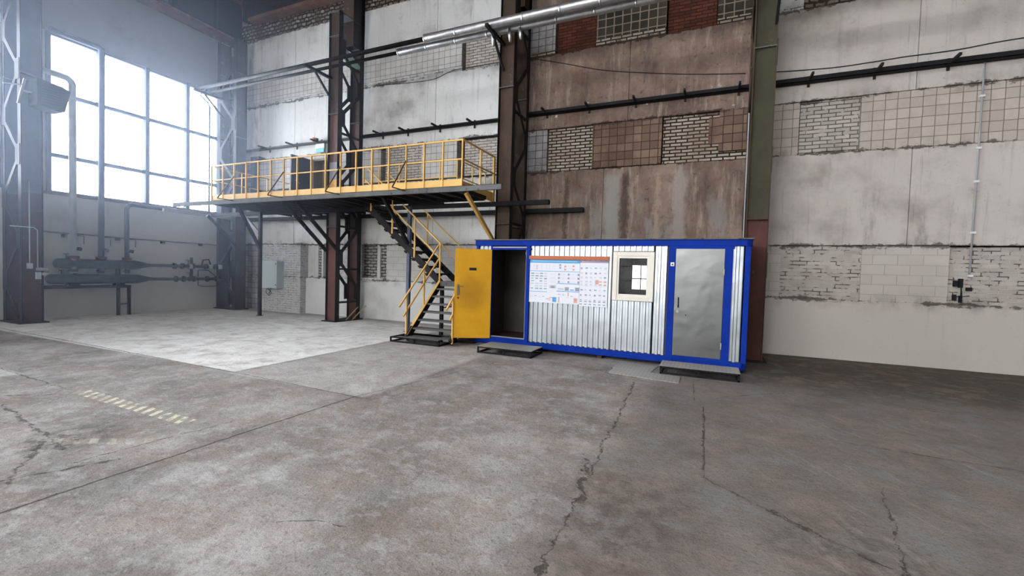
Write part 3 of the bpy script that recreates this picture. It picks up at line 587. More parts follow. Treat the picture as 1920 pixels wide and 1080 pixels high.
# ---------------------------------------------------------------- steel columns
def column(cx, label, mats, top=9.3, axis='y', base=(0, 0), upper=True, nodes0=2.0, yf=10.4, depth=1.08, splits=None, flip=1):
    """local frame: u across the web, v depth away from the hall; axis 'y' = long wall columns, 'x' = window wall columns"""
    t = thing('steel_column', label, 'column', base + (0,) if len(base) == 2 else base)
    def P(u, v, z): return (u, v, z) if axis == 'y' else (-v, u, z)
    def bx(mb, u0, u1, v0, v1, z0, z1):
        a = P(u0, v0, z0); c = P(u1, v1, z1); mb.box(a[0], c[0], a[1], c[1], z0, z1)
    HW = 0.205; FW = 0.17
    def post(name, v0, z0, z1, lab=None):
        mb = MB(); lo = 0
        segs = [(z0, z1, 0)]
        if splits: segs = [(z0, min(splits, z1), 0), (splits, z1, 1)] if z1 > splits else [(z0, z1, 0)]
        for a, c, mi in segs:
            mb.cur = mi
            bx(mb, -HW+0.012, HW-0.012, v0+FW/2-0.006, v0+FW/2+0.006, a, c)
            mb.cur = mi if mi == 0 else 2
            mb.cur = 2 if mats[2] is not mats[0] else mi
            bx(mb, -HW, -HW+0.014, v0, v0+FW, a, c); bx(mb, HW-0.014, HW, v0, v0+FW, a, c)
        o = mb.build(name, mats, t)
        for zs in (2.93, 6.4, 8.75):
            if z0 < zs < z1:
                s_ = MB(); bx(s_, -HW, HW, v0-0.005, v0+FW/2, zs, zs+0.018); s_.build('stiffener', M['grey_steel'] if zs > 3 else mats[0], o)
        return o
    post('front_post', 0, 0, top); post('rear_post', depth-FW, 0, CZ if upper else top)
    bp = MB(); bx(bp, -HW-0.08, HW+0.08, -0.08, depth+0.06, 0, 0.03); bp.build('base_plate', M['dark_steel'], t)
    va, vb = FW-0.01, depth-FW+0.01
    for sgn in (-1, 1):
        u = sgn*(HW+0.008)
        zf = [nodes0 + 2.15*k for k in range(-1, 5)]; zr = [z+1.07 for z in zf]
        for k, z in enumerate(zf):
            for z2 in (zr[k], zr[k]-2.15):
                if min(z, z2) < 0.05 or max(z, z2) > top-0.3: continue
                m = MB(); m.bar(P(u, va, z + (0.12 if z2 > z else -0.12)), P(u, vb, z2 + (-0.12 if z2 > z else 0.12)), 0.014, 0.11, (0, 0, 1)); m.build('lacing_bar', mats[2], t)
            if 0.3 < z < top-0.5:
                m = MB(); bx(m, u-0.006, u+0.006, 0.04, va+0.12, z-0.26, z+0.26); m.build('gusset_plate', mats[2], t)
            if 0.3 < zr[k] < top-0.5:
                m = MB(); bx(m, u-0.006, u+0.006, vb-0.13, depth-0.03, zr[k]-0.26, zr[k]+0.26); m.build('gusset_plate', mats[2], t)
    for z in (0.6, 1.65, 2.98, 5.85, 8.0):
        m = MB(); m.bar(P(HW-0.03, va-0.02, z), P(HW-0.03, vb+0.02, z), 0.05, 0.06); m.build('cross_strut', mats[2], t)
    if upper:
        m = MB(); m.cur = 1; bx(m, -HW, HW, depth-0.5, depth-0.488, top-0.8, CZ); m.cur = 0; bx(m, HW-0.02, HW, depth-0.488, depth, top-0.8, CZ); bx(m, -HW, -HW+0.02, depth-0.488, depth, top-0.8, CZ); m.build('upper_post', [M['dark_steel'], M['brown_steel']], t)
        m = MB(); m.bar(P(0, FW, top-0.95), P(0, depth-0.05, top-1.35), 0.36, 0.02); m.build('shoulder_plate', M['green_steel'], t)
        m = MB(); bx(m, -HW, HW, 0, depth, top-0.03, top); m.build('cap_plate', M['grey_steel'], t)
    return t
def band_mat():
    t = NT('primer_with_yellow_band'); o = t.sep(t.co); z = o[2]
    n = t.noise(t.map(t.co, (1, 1, 0.5)), 2.0, 6, 0.65)
    col = t.ramp(n, [(0.3, L((112, 74, 66))), (0.7, L((82, 56, 50)))])
    def rng(a, b_, c):
        nonlocal col
        col = t.mix(t.ma('MULTIPLY', t.gr(z, a-0.01, a+0.01), t.ma('SUBTRACT', 1.0, t.gr(z, b_-0.01, b_+0.01))), col, L(c))
    rng(2.93, 3.6, (92, 84, 80)); rng(3.55, 4.42, (226, 176, 92)); rng(4.42, 4.95, (150, 150, 156))
    col = t.mix(t.gr(t.noise(t.co, 6, 8, 0.7), 0.6, 0.7), col, L((96, 84, 76)))
    t.bump(t.noise(t.co, 60, 3), 0.2, 0.004); return t.fin(col, 0.5, 0, 0.3)
M['banded'] = band_mat()
pr, ds = M['primer'], M['dark_steel']
column(0, 'brown steel lattice column between the whitewashed bays, left of the stair', [M['banded'], M['brown_steel'], ds], base=(-10.735, 10.37, 0), top=9.5, splits=6.4)
column(0, 'steel lattice column behind the yellow door end of the cabin', [M['brown_steel'], M['brown_steel'], ds], base=(-4.89, 10.37, 0), top=9.5)
column(0, 'olive steel column beside the right end of the blue cabin', [pr, M['olive'], M['brown_steel']], base=(0.88, 10.37, 0), top=9.5, splits=2.93)
bg_ = M['blue_grey_steel']
column(0, 'hazy lattice column in the far left corner under the crane beam', [M['brown_steel'], M['brown_steel'], ds], base=(-16.1, 11.19, 0), top=10.0, axis='x', depth=1.08, upper=False, nodes0=2.6)
column(0, 'hazy purple brown steel column at the left edge before the windows', [pr, bg_, ds], base=(-16.1, 5.57, 0), top=10.0, axis='x', depth=1.08, upper=False, splits=3.4, nodes0=2.2)

# ---------------------------------------------------------------- mezzanine platform
PF = thing('mezzanine_platform', 'yellow railed steel platform hung between the columns', 'platform', (-9.5, 8.75, 0)); q = Off(PF)
XL, XR, YF, YB, DZ = -13.9, -5.15, 8.75, 11.55, 3.60
b = MB(); b.box(XL, XR, YF, 9.85, DZ-0.03, DZ); b.box(XL, -9.1, 9.85, YB, DZ-0.03, DZ); q.build(b, 'deck', M['deck'])
b = MB(); b.box(-15.8, -4.15, YF-0.05, YF-0.04, 3.50, 3.61); b.box(-15.8, -4.15, YF-0.05, YF+0.03, 3.60, 3.61); b.box(-15.8, -4.15, YF-0.05, YF+0.03, 3.49, 3.50); q.build(b, 'edge_channel', M['grey_steel'])
b = MB(); b.box(-16.3, -3.6, 10.22, 10.34, 3.38, 3.49); q.build(b, 'cross_channel', M['black_steel'])
b = MB(); b.box(-16.4, -3.1, YB-0.02, YB+0.12, 3.36, 3.48); q.build(b, 'wall_channel', M['black_steel'])
for k in range(19):
    x = XL+0.02+k*0.485
    b = MB(); b.box(x, x+0.05, YF, 9.85 if x > -9.1 else YB, DZ-0.12, DZ-0.03); q.build(b, 'joist', M['dark_steel'])
b = MB(); b.box(XL, XR, YF-0.012, YF, DZ+0.0, DZ+0.17); q.build(b, 'toe_board', M['yellow'])
b = MB(); b.box(XR, XR+0.012, YF, 10.3, DZ-0.1, DZ+0.13); q.build(b, 'toe_board', M['yellow'])
RH = 1.05
def rail(pts, mat='yellow', s=0.032, name='handrail'):
    b = MB()
    for a, c in zip(pts[:-1], pts[1:]): b.bar(a, c, s, s)
    return b
for z, s in ((DZ+RH, 0.034), (DZ+0.62, 0.028)): q.build(rail([(XL-0.05, YF, z), (XR, YF, z), (XR, 10.36, z)], s=s), 'handrail' if z > 4.4 else 'mid_rail', M['yellow'])
for k in range(18):
    x = XR-0.515*k; b = MB(); b.bar((x, YF-0.012, DZ-0.02), (x, YF-0.012, DZ+RH), 0.03, 0.04, (0, 1, 0)); q.build(b, 'rail_post', M['yellow'])
for y in (9.6, 10.34):
    b = MB(); b.bar((XR, y, DZ-0.1), (XR, y, DZ+RH), 0.04, 0.04 if y < 10 else 0.09); q.build(b, 'rail_post', M['yellow'])
for k in (3, 7, 11, 15):
    x = XR-0.515*k; b = MB(); b.bar((x, YF, DZ+0.72), (x, YF-0.5, DZ-0.02), 0.022, 0.022); b.bar((x, YF+0.05, DZ-0.03), (x, YF-0.5, DZ-0.03), 0.03, 0.02); q.build(b, 'outrigger_brace', M['brown_steel'])
# inner rail around the stair opening, and the left end rail
yo = 10.02
for z in (DZ+RH-0.1, DZ+0.52): q.build(rail([(-9.05, yo-0.12, z), (-5.98, yo-0.12, z), (-5.98, 11.45, z)], s=0.026), 'handrail' if z > 4.4 else 'mid_rail', M['yellow'])
for x in (-9.05, -8.5, -7.8, -7.0, -6.5, -5.98):
    b = MB(); b.bar((x, yo-0.12, DZ-0.02), (x, yo-0.12, DZ+RH-0.1), 0.028, 0.028); q.build(b, 'rail_post', M['yellow'])
for y in (10.7, 11.45):
    b = MB(); b.bar((-5.98, y, DZ-0.02), (-5.98, y, DZ+RH-0.1), 0.028, 0.028); q.build(b, 'rail_post', M['yellow'])
for z in (DZ+RH, DZ+0.62): q.build(rail([(XL-0.02, YF, z), (XL-0.02, 11.5, z)], s=0.028), 'handrail', M['yellow'])
for y in (9.7, 10.6, 11.5):
    b = MB(); b.bar((XL-0.02, y, DZ-0.02), (XL-0.02, y, DZ+RH), 0.028, 0.028); q.build(b, 'rail_post', M['yellow'])
for y in (9.85,):
    b = MB(); b.box(-9.1, XR, 9.82, 9.86, DZ-0.14, DZ); q.build(b, 'edge_channel', M['black_steel'])
# props and posts under the deck
for (px_, py_, m_) in ((-13.7, 10.2, 'dark_steel'), (-7.45, 9.93, 'blue_grey_steel')):
    b = MB(); b.box(px_-0.045, px_+0.045, py_-0.045, py_+0.045, 0, DZ-0.15); b.box(px_-0.08, px_+0.08, py_-0.08, py_+0.08, 0, 0.015); q.build(b, 'support_post', M[m_])
b = MB(); b.box(-7.47, -6.4, 9.88, 9.98, DZ-0.2, DZ-0.12); q.build(b, 'joist', M['black_steel'])
for a, c, m_ in (((-12.9, 8.85, 3.47), (-13.66, 10.14, 2.28), 'black_steel'), ((-10.93, 8.85, 3.47), (-10.93, 10.38, 2.2), 'black_steel'), ((-10.45, 8.85, 3.47), (-10.45, 10.38, 2.2), 'black_steel'),
                 ((-7.45, 8.85, 3.47), (-7.45, 9.86, 2.4), 'black_steel'), ((-5.1, 8.85, 3.47), (-5.1, 10.38, 2.45), 'yellow'), ((-14.6, 10.2, 3.42), (-13.74, 10.2, 2.75), 'light_steel'),
                 ((-16.1, 9.97, 3.38), (-16.08, 10.98, 2.42), 'black_steel')):
    b = MB(); b.bar(a, c, 0.07, 0.09); q.build(b, 'knee_brace', M[m_])
b = MB(); b.box(-16.5, -13.8, 10.3, 10.36, 3.36, 3.46); b.box(-16.45, -16.35, 8.75, 11.5, 3.36, 3.46); q.build(b, 'cross_channel', M['light_steel'])

# ---------------------------------------------------------------- stairs
ST = thing('steel_staircase', 'black steel stair with yellow handrails turning at a landing below the platform', 'staircase', (-6.4, 9.2, 0)); q = Off(ST)
SX0, SX1, SY0, SY1, LZ = -6.4, -5.2, 9.88, 10.72, 1.42
n_up = 11; XT = -8.95; sl = (DZ-LZ)/(SX0-XT)
def stringer(a, c, mat, name='stringer', w_=0.06, h_=0.16):
    b = MB(); b.bar(a, c, w_, h_); return q.build(b, name, M[mat])
stringer((SX0+0.06, SY0, LZ-0.08), (XT, SY0, DZ-0.08), 'dark_steel'); stringer((SX0+0.06, SY1, LZ-0.08), (XT, SY1, DZ-0.08), 'black_steel')
for k in range(1, n_up):
    f_k = k/n_up; x = SX0+(XT-SX0)*f_k; z = LZ+(DZ-LZ)*f_k
    b = MB(); b.box(x-0.24, x+0.04, SY0-0.02, SY1+0.02, z-0.045, z); b.box(x-0.24, x-0.225, SY0+0.03, SY1-0.03, z-0.075, z-0.04); q.build(b, 'tread', M['black_steel'])
b = MB(); b.box(SX0, SX1, SY0-0.03, SY1+0.05, LZ-0.05, LZ); b.box(SX0, SX1, SY0-0.05, SY0-0.01, LZ-0.13, LZ); b.box(SX0, SX1, SY1, SY1+0.05, LZ-0.13, LZ); q.build(b, 'landing', M['grey_steel'])
YB0 = 8.52; n_lo = 7; z0 = 0.14
for x, m_ in ((SX0, 'dark_steel'), (SX1, 'dark_steel')):
    s_ = stringer((x, SY0, LZ-0.07), (x, YB0-0.02, z0-0.06), m_)
    b = MB(); b.bar((x, SY0-0.02, LZ+0.02), (x, YB0-0.03, z0+0.03), 0.066, 0.012); q.build(b, 'stringer_edge', M['yellow'])
for k in range(0, n_lo):
    f_k = k/n_lo; y = YB0+(SY0-YB0)*f_k; z = z0+(LZ-z0)*f_k
    b = MB(); b.box(SX0+0.03, SX1-0.03, y-0.02, y+0.23, z-0.04, z); q.build(b, 'tread', M['grey_steel'])
for (x, y) in ((SX0+0.05, SY0+0.02), (SX0+0.05, SY1), (SX1-0.05, SY1)):
    b = MB(); b.box(x-0.04, x+0.04, y-0.04, y+0.04, 0, LZ-0.05); q.build(b, 'support_post', M['black_steel'])
b = MB(); b.bar((SX0+0.1, SY1, 0.35), (SX1-0.1, SY1, 1.2), 0.03, 0.04); b.bar((SX0+0.05, SY0+.03, 0.72), (SX1-0.05, SY1, 0.9), 0.03, 0.03); q.build(b, 'cross_strut', M['black_steel'])
yl = 'yellow'
def up(y, hgt, x0=SX0, x1=XT, s=0.03):
    return rail([(x0, y, LZ+sl*(SX0-x0)+hgt), (x1, y, LZ+sl*(SX0-x1)+hgt)], s=s)
q.build(up(SY0-0.04, 0.98), 'handrail', M[yl]); q.build(up(SY0-0.04, 0.6), 'mid_rail', M[yl])
q.build(up(SY1+0.04, 1.0, SX1+0.0, XT), 'handrail', M[yl]); q.build(up(SY1+0.04, 0.55, SX0, XT), 'mid_rail', M[yl])
for x in (SX0+0.01, -7.2, -7.95, -8.7):
    zz = LZ+sl*(SX0-x)
    b = MB(); b.bar((x, SY0-0.05, zz-0.08), (x, SY0-0.05, zz+0.98), 0.034, 0.034); q.build(b, 'rail_post', M[yl])
for x in (-6.3, -7.45, -8.6):
    zz = LZ+sl*(SX0-x)
    b = MB(); b.bar((x, SY1+0.05, zz-0.08), (x, SY1+0.05, zz+1.0), 0.034, 0.034); q.build(b, 'rail_post', M[yl])
ls = (LZ-z0)/(SY0-YB0)
for hgt, ye, nm in ((0.98, YB0-0.28, 'handrail'), (0.6, YB0-0.12, 'mid_rail')):
    for x in (SX0-0.03, SX1+0.03):
        q.build(rail([(x, SY0-0.03, LZ+hgt-0.02), (x, ye, z0+ls*(ye-YB0)+hgt-0.02)]), nm, M[yl])
for x in (SX0-0.03, SX1+0.03):
    for y in (YB0, 9.2):
        b = MB(); b.bar((x, y, z0+ls*(y-YB0)-0.08), (x, y, z0+ls*(y-YB0)+0.96), 0.034, 0.034); q.build(b, 'rail_post', M[yl])
b = MB(); b.bar((SX1+0.03, SY0, LZ-0.05), (SX1+0.03, SY0, LZ+0.98), 0.034, 0.034); q.build(b, 'rail_post', M[yl])

# ---------------------------------------------------------------- site cabin (local frame: x right along the front, y back, origin front right corner)
ROT = -math.atan2(0.15, 5.55)
CB = thing('site_cabin', 'blue framed site cabin clad in ribbed galvanised sheet', 'site cabin', (0.68, 8.88, 0), ROT)
CL, CD, C0, C1 = 5.57, 1.42, 0.07, 2.43
def cpart(mb, name, mat, parent=None, bevel=0.0): return mb.build(name, mat, parent or CB, None, bevel)
b = MB()
for y0, y1 in ((0, 0.1), (CD-0.1, CD)):
    b.box(-CL, 0, y0, y1, C0, C0+0.13); b.box(-CL-0.02, 0.02, y0-0.02, y1, C1-0.14, C1-0.02)
    b.box(-CL, -CL+0.07, y0, y1, C0, C1-0.1); b.box(-0.09, 0, y0, y1, C0, C1-0.1)
b.box(-CL, -CL+0.07, 0, CD, C0, C0+0.13); b.box(-0.07, 0, 0, CD, C0, C0+0.13); b.box(-CL-0.02, -CL+0.07, -0.02, CD, C1-0.14, C1-0.02); b.box(-0.07, 0.02, -0.02, CD, C1-0.14, C1-0.02)
cpart(b, 'frame', M['blue'], bevel=0.006)
b = MB(); b.box(-CL-0.03, 0.04, -0.05, CD+0.02, C1-0.02, C1); cpart(b, 'roof', M['grey_steel'])
b = MB(); b.box(-CL+0.03, -0.03, 0.03, CD-0.03, C0+0.02, C0+0.14); cpart(b, 'cabin_floor', M['dark_wood'])
for x in (-5.3, -4.3, -2.7, -0.6):
    b = MB(); b.box(x, x+0.1, 0.05, CD-0.05, 0, C0); cpart(b, 'skid', M['dark_wood'])
def ribbed(x0, x1, z0, z1, y=0.045, pitch=0.112, dep=0.022):
    """standing-rib sheet, ribs vertical"""
    b = MB(); prof = []; x = x0; k = 0
    while x < x1-1e-4:
        xa = x; 
        for dx, dy in ((0.0, 0), (0.045, 0), (0.056, -dep), (0.098, -dep), (0.112, 0)):
            if xa+dx <= x1: prof.append((xa+dx, y+dy))
        x += pitch
    prof = sorted(set(prof)); poly = prof+[(prof[-1][0], y+0.004), (prof[0][0], y+0.004)]
    n = len(prof); k0 = len(b.v)
    for (px, py) in prof: b.v += [(px, py, z0), (px, py, z1), (px, py+0.003, z0), (px, py+0.003, z1)]
    for i in range(n-1):
        a = k0+4*i; c = a+4; b.face([a, c, c+1, a+1]); b.face([a+2, a+3, c+3, c+2]); b.face([a+1, c+1, c+3, a+3]); b.face([a, a+2, c+2, c])
    b.face([k0, k0+1, k0+3, k0+2]); e = k0+4*(n-1); b.face([e, e+2, e+3, e+1])
    return b
LD0, LD1 = -CL+0.42, -CL+1.26     # left doorway
RD0, RD1 = -1.25, -0.41           # right door leaf
zt = C1-0.14; zb = C0+0.13
for x0, x1, z0_, z1_ in ((-CL+0.07, LD0-0.02, zb, zt), (LD1+0.07, -2.43, zb, zt), (-2.43, -1.62, zb, 1.20), (-2.43, -1.62, 2.19, zt), (-1.62, RD0-0.13, zb, zt), (RD1+0.13, -0.09, zb, zt)):
    cpart(ribbed(x0, x1, z0_, z1_), 'wall_panel', M['galv_ribbed'])
b = MB(); b.box(-CL+0.03, -0.03, CD-0.14, CD-0.11, zb, zt); b.box(-CL+0.08, -CL+0.11, 0.05, CD-0.05, zb, zt); b.box(-0.05, -0.02, 0.05, CD-0.05, zb, zt); b.box(-CL+0.03, -0.03, 0.03, CD-0.03, zt, zt+0.02)
b.box(LD1+0.03, LD1+0.06, 0.06, CD-0.06, zb, zt); b.box(RD0-0.1, RD0-0.07, 0.06, CD-0.06, zb, zt)
cpart(b, 'wall_lining', M['inside_panel'])
b = MB(); 
for x0, x1 in ((-CL+0.05, LD0-0.02), (LD1+0.06, -2.43), (-1.62, RD0-0.07)): b.box(x0, x1, 0.052, 0.06, zb, zt)
cpart(b, 'wall_lining', M['inside_panel'])
# blue door surrounds
b = MB(); b.box(LD1, LD1+0.08, -0.015, 0.07, zb-0.02, zt); b.box(LD0-0.04, LD0, -0.01, 0.07, zb, zt); b.box(LD0-0.04, LD1, -0.01, 0.07, zb, zb+0.04); b.box(LD0-0.02, LD1+0.1, -0.02, 0.05, zt-0.09, zt-0.05); cpart(b, 'door_frame', M['blue'])
b = MB(); b.box(LD0, LD1, 0.0, 0.06, zt-0.05, zt-0.02); b.box(LD1-0.012, LD1, -0.005, 0.06, zb+0.03, zt-0.05); b.box(LD0, LD1, 0.0, 0.06, zb+0.04, zb+0.055); cpart(b, 'door_seal', M['light_steel'])
b = MB(); b.box(RD0-0.12, RD0, -0.015, 0.07, zb-0.1, zt); b.box(RD1, RD1+0.13, -0.015, 0.07, zb-0.1, zt); b.box(RD0, RD1, -0.015, 0.07, zb-0.03, zb+0.03); b.box(RD0-0.12, RD1+0.15, -0.02, 0.07, zt-0.05, zt+0.0); cpart(b, 'door_frame', M['blue'])
# right door leaf
b = MB(); b.box(RD0+0.003, RD1-0.003, -0.012, 0.02, zb+0.03, zt-0.05); D2 = cpart(b, 'door', M['galv_door'], bevel=0.004); D2['label'] = 'closed flat galvanised door leaf'
hx = RD0+0.08
b = MB(); b.tube([(hx, -0.012, 1.30), (hx, -0.05, 1.29), (hx, -0.055, 1.23), (hx, -0.05, 1.17), (hx, -0.012, 1.16)], 0.008, 8); b.box(hx-0.012, hx+0.012, -0.016, -0.01, 1.28, 1.33); b.box(hx-0.012, hx+0.012, -0.016, -0.01, 1.13, 1.18); cpart(b, 'handle', M['black_steel'], D2)
b = MB(); b.tube([(hx-0.01, -0.012, 1.06), (hx-0.01, -0.022, 1.06)], 0.026, 14); cpart(b, 'lock_rose', M['light_steel'], D2)
b = MB(); b.tube([(hx+0.14, -0.010, 1.0), (hx+0.14, -0.018, 1.0)], 0.012, 10); cpart(b, 'door_viewer', M['dark_steel'], D2)
for z in (1.82, 0.47):
    b = MB(); b.tube([(RD1-0.004, -0.024, z-0.06), (RD1-0.004, -0.024, z+0.06)], 0.010, 10); cpart(b, 'hinge', M['light_steel'], D2)
b = MB(); b.box(RD0-0.085, RD0-0.02, -0.019, -0.015, 1.91, 1.98); s_ = cpart(b, 'door_notice', M['white_plastic'])
b = MB(); b.tube([(RD0-0.052, -0.0195, 1.94), (RD0-0.052, -0.021, 1.94)], 0.018, 12); cpart(b, 'printed_mark', M['red_paint'], s_)
# window
WX0, WX1, WZ0, WZ1 = -2.42, -1.63, 1.21, 2.175
b = MB()
def ring(b, x0, x1, z0_, z1_, wd, y0, y1):
    b.box(x0, x0+wd, y0, y1, z0_, z1_); b.box(x1-wd, x1, y0, y1, z0_, z1_); b.box(x0+wd, x1-wd, y0, y1, z0_, z0_+wd); b.box(x0+wd, x1-wd, y0, y1, z1_-wd, z1_)
ring(b, WX0, WX1, WZ0, WZ1, 0.085, -0.03, 0.07); WN = cpart(b, 'window', M['cream'], bevel=0.006)
b = MB(); ring(b, WX0+0.075, WX1-0.085, WZ0+0.08, WZ1-0.08, 0.05, -0.018, 0.03); cpart(b, 'sash', M['cream'], WN, bevel=0.004)
b = MB(); ring(b, WX0+0.118, WX1-0.128, WZ0+0.122, WZ1-0.122, 0.012, -0.012, 0.02); cpart(b, 'glazing_seal', M['rubber'], WN)
b = MB(); b.box(WX0+0.12, WX1-0.13, 0.0, 0.006, WZ0+0.12, WZ1-0.12); cpart(b, 'pane', M['cabin_glass'], WN)
# yellow door, hinged on the left jamb and swung out past square
yd = bpy.data.objects.new('door', None); COL.objects.link(yd); yd.parent = CB; yd.location = (LD0, -0.03, 0.0)
yd['label'] = 'open yellow ochre steel door leaf'
ang = math.atan2(-0.46, -0.70)
yd.rotation_euler = (0, 0, ang+0)
b = MB(); b.box(0.0, 0.82, -0.022, 0.022, 0.2, 2.2); cpart(b, 'leaf', M['yellow_door'], yd, bevel=0.006)
YS = 1
for sg in (-1, 1):
    pass
b = MB(); b.box(0.34, 0.50, 0.022, 0.027, 1.72, 1.78); cpart(b, 'name_plate', M['rubber'], yd)
b = MB(); b.tube([(0.74, 0.02, 1.36), (0.74, 0.055, 1.36), (0.62, 0.06, 1.355)], 0.009, 8); b.box(0.71, 0.76, 0.022, 0.028, 1.16, 1.40); b.tube([(0.72, 0.02, 1.30), (0.72, 0.05, 1.29), (0.72, 0.05, 1.18), (0.72, 0.02, 1.17)], 0.007, 8); cpart(b, 'handle', M['grey_steel'], yd)
b = MB(); b.tube([(0.735, 0.02, 1.10), (0.735, 0.03, 1.10)], 0.02, 12); cpart(b, 'lock_rose', M['dark_steel'], yd)
for z in (0.5, 1.9):
    b = MB(); b.tube([(0.0, -0.03, z-0.06), (0.0, -0.03, z+0.06)], 0.012, 8); cpart(b, 'hinge', M['yellow_door'], yd)
b = MB(); b.tube([(LD1-0.12, 0.3, zt), (LD1-0.12, 0.3, zt-0.1)], 0.006, 6); b.tube([(LD1-0.12, 0.3, zt-0.1), (LD1-0.12, 0.3, zt-0.13), (LD1-0.12, 0.3, zt-0.17), (LD1-0.12, 0.3, zt-0.2)], 0.02, 10, [0.02, 0.035, 0.035, 0.012]); cpart(b, 'light_bulb', M['white_plastic'])

def cworld(x, y, z): return CB.matrix_basis @ Vector((x, y, z))
bpy.context.view_layer.update()
# broom and jar inside the doorway
p0 = cworld(-4.55, 0.9, 0.22)
BR = thing('broom', 'long handled broom leaning inside the dark cabin doorway', 'broom', p0)
b = MB(); b.tube([(0, 0, 0.1), (0.04, 0.28, 1.25)], 0.014, 8); b.build('handle', M['dark_wood'], BR)
b = MB(); b.prism([(-0.15, 0.0), (0.15, 0.0), (0.07, 0.2), (-0.07, 0.2)], 'y', -0.02, 0.03); b.build('bristles', M['rubber'], BR)

# posters and batten on the cabin front
ink = {k: paint(k, c, c, 1, 0.6, 0, None, bump=0) for k, c in dict(poster_paper=(218, 220, 226), poster_blue=(86, 158, 210), poster_pale_blue=(150, 198, 226), poster_lilac=(150, 144, 172), ink_grey=(194, 197, 205), ink_dark=(146, 150, 160), ink_red=(214, 158, 142), ink_pink=(228, 190, 190), ink_green=(140, 176, 160)).items()}
inks = list(ink.values()); ik = {k: i for i, k in enumerate(ink)}
def poster(name, x0, x1, z0_, z1_, label, kind):
    wd, ht = x1-x0, z1_-z0_
    b = MB(); b.box(0, wd, 0, 0.003, 0, ht); rnd = random.Random(kind)
    def r(u0, u1, v0, v1, m_):
        b.cur = ik[m_]; b.box(u0*wd, u1*wd, -0.001, 0.0, (1-v1)*ht, (1-v0)*ht)
    if kind == 1:
        r(0, 1, 0, .075, 'poster_blue'); r(.05, .95, .02, .045, 'poster_pale_blue')
        for v in (.26, .74): r(.0, 1 if v < .5 else .37, v, v+.012, 'poster_blue')
        r(.56, 1, .535, .55, 'poster_blue'); r(.56, 1, .71, .725, 'poster_blue')
        for u in (.08, .14, .24, .34, .4): r(u, u+.006, .11, .24, 'ink_grey')
        r(.13, .17, .12, .23, 'ink_pink')
        for u, v in [(.6, .1), (.6, .16), (.86, .12), (.86, .2), (.7, .13), (.7, .2)]: r(u, u+.035, v, v+.04, 'ink_dark' if u < .65 else 'ink_red')
        for i in range(9):
            for j in range(3): r(.48+.1*(i % 5), .53+.1*(i % 5)-.01*j, .09+.05*j, .096+.05*j, 'ink_grey')
        for i in range(3):
            for j in range(3):
                u = .58+.19*i; v = .31+.085*j
                r(u, u+.035, v, v+.045, 'ink_dark'); 
                for k in range(4): r(u-.15, u-.03, v+.002+.014*k, v+.006+.014*k, 'ink_grey')
        for i in range(4):
            for j in range(7):
                if rnd.random() < .8:
                    u = .03+.09*i; v = .31+.058*j; r(u, u+.05+.02*rnd.random(), v, v+.022+.01*rnd.random(), rnd.choice(['ink_grey', 'ink_grey', 'ink_dark', 'ink_green']))
        r(.41, .55, .58, .66, 'ink_grey'); r(.44, .52, .6, .65, 'ink_dark'); r(.58, .70, .64, .69, 'ink_grey'); r(.72, .80, .62, .7, 'ink_dark'); r(.82, .9, .67, .69, 'poster_blue'); r(.92, 1, .62, .7, 'ink_dark')
        r(.48, .56, .86, .97, 'poster_blue'); r(.4, .45, .87, .95, 'ink_pink'); r(.6, .62, .85, .97, 'ink_red'); r(.9, .97, .86, .97, 'ink_red'); r(.78, .80, .74, .82, 'ink_red')
        for i in range(12): u = .03+.08*i; v = rnd.uniform(.78, .93); r(u, u+.05, v, v+.012, rnd.choice(['ink_dark', 'ink_grey']))
    else:
        r(0, 1, 0, .05, 'poster_lilac'); r(.05, .95, .018, .035, 'ink_pink')
        for j, v in enumerate((.15, .26, .35, .44, .51, .63, .74, .85)):
            for i in range(6):
                u = .03+.165*i; hh = .02+.02*rnd.random(); m_ = rnd.choice(['ink_dark', 'ink_grey', 'ink_grey'])
                if j in (3, 4) and i >= 4: m_ = 'ink_red'
                r(u, u+.05+.05*rnd.random(), v, v+hh, m_); r(u, u+.1, v+.052, v+.056, 'ink_grey')
        r(.56, .68, .42, .51, 'ink_red')
        for j, v in enumerate((.885, .945)):
            for i in range(6): u = .02+.165*i; r(u, u+.09, v, v+.022, 'ink_dark')
        r(.0, .95, .12, .123, 'ink_grey'); r(.0, 1, .55, .553, 'ink_grey')
    o = b.build(name, inks, None, cworld(x0, 0.0, z0_)); o.rotation_euler = (0, 0, ROT)
    return tag(o, label, 'poster', 'technical posters on the cabin front')
# poster positions in cabin coordinates
PX0 = LD1+0.085; PZ1 = 1.995
poster('poster', PX0, PX0+1.12, 1.075, PZ1, 'wide technical poster with a blue header, next to the doorway', 1)
poster('poster', PX0+1.125, PX0+1.71, 1.05, PZ1-0.005, 'narrow poster with a lilac header, beside the cream window', 2)
BT = thing('wooden_batten', 'orange brown wooden batten fixed above the posters', 'batten', cworld(PX0-0.01, -0.0, 2.0), ROT)
b = MB(); b.box(0, 1.73, -0.035, 0.0, 0.0, 0.075); o = b.build('strip', M['batten'], BT, bevel=0.004)

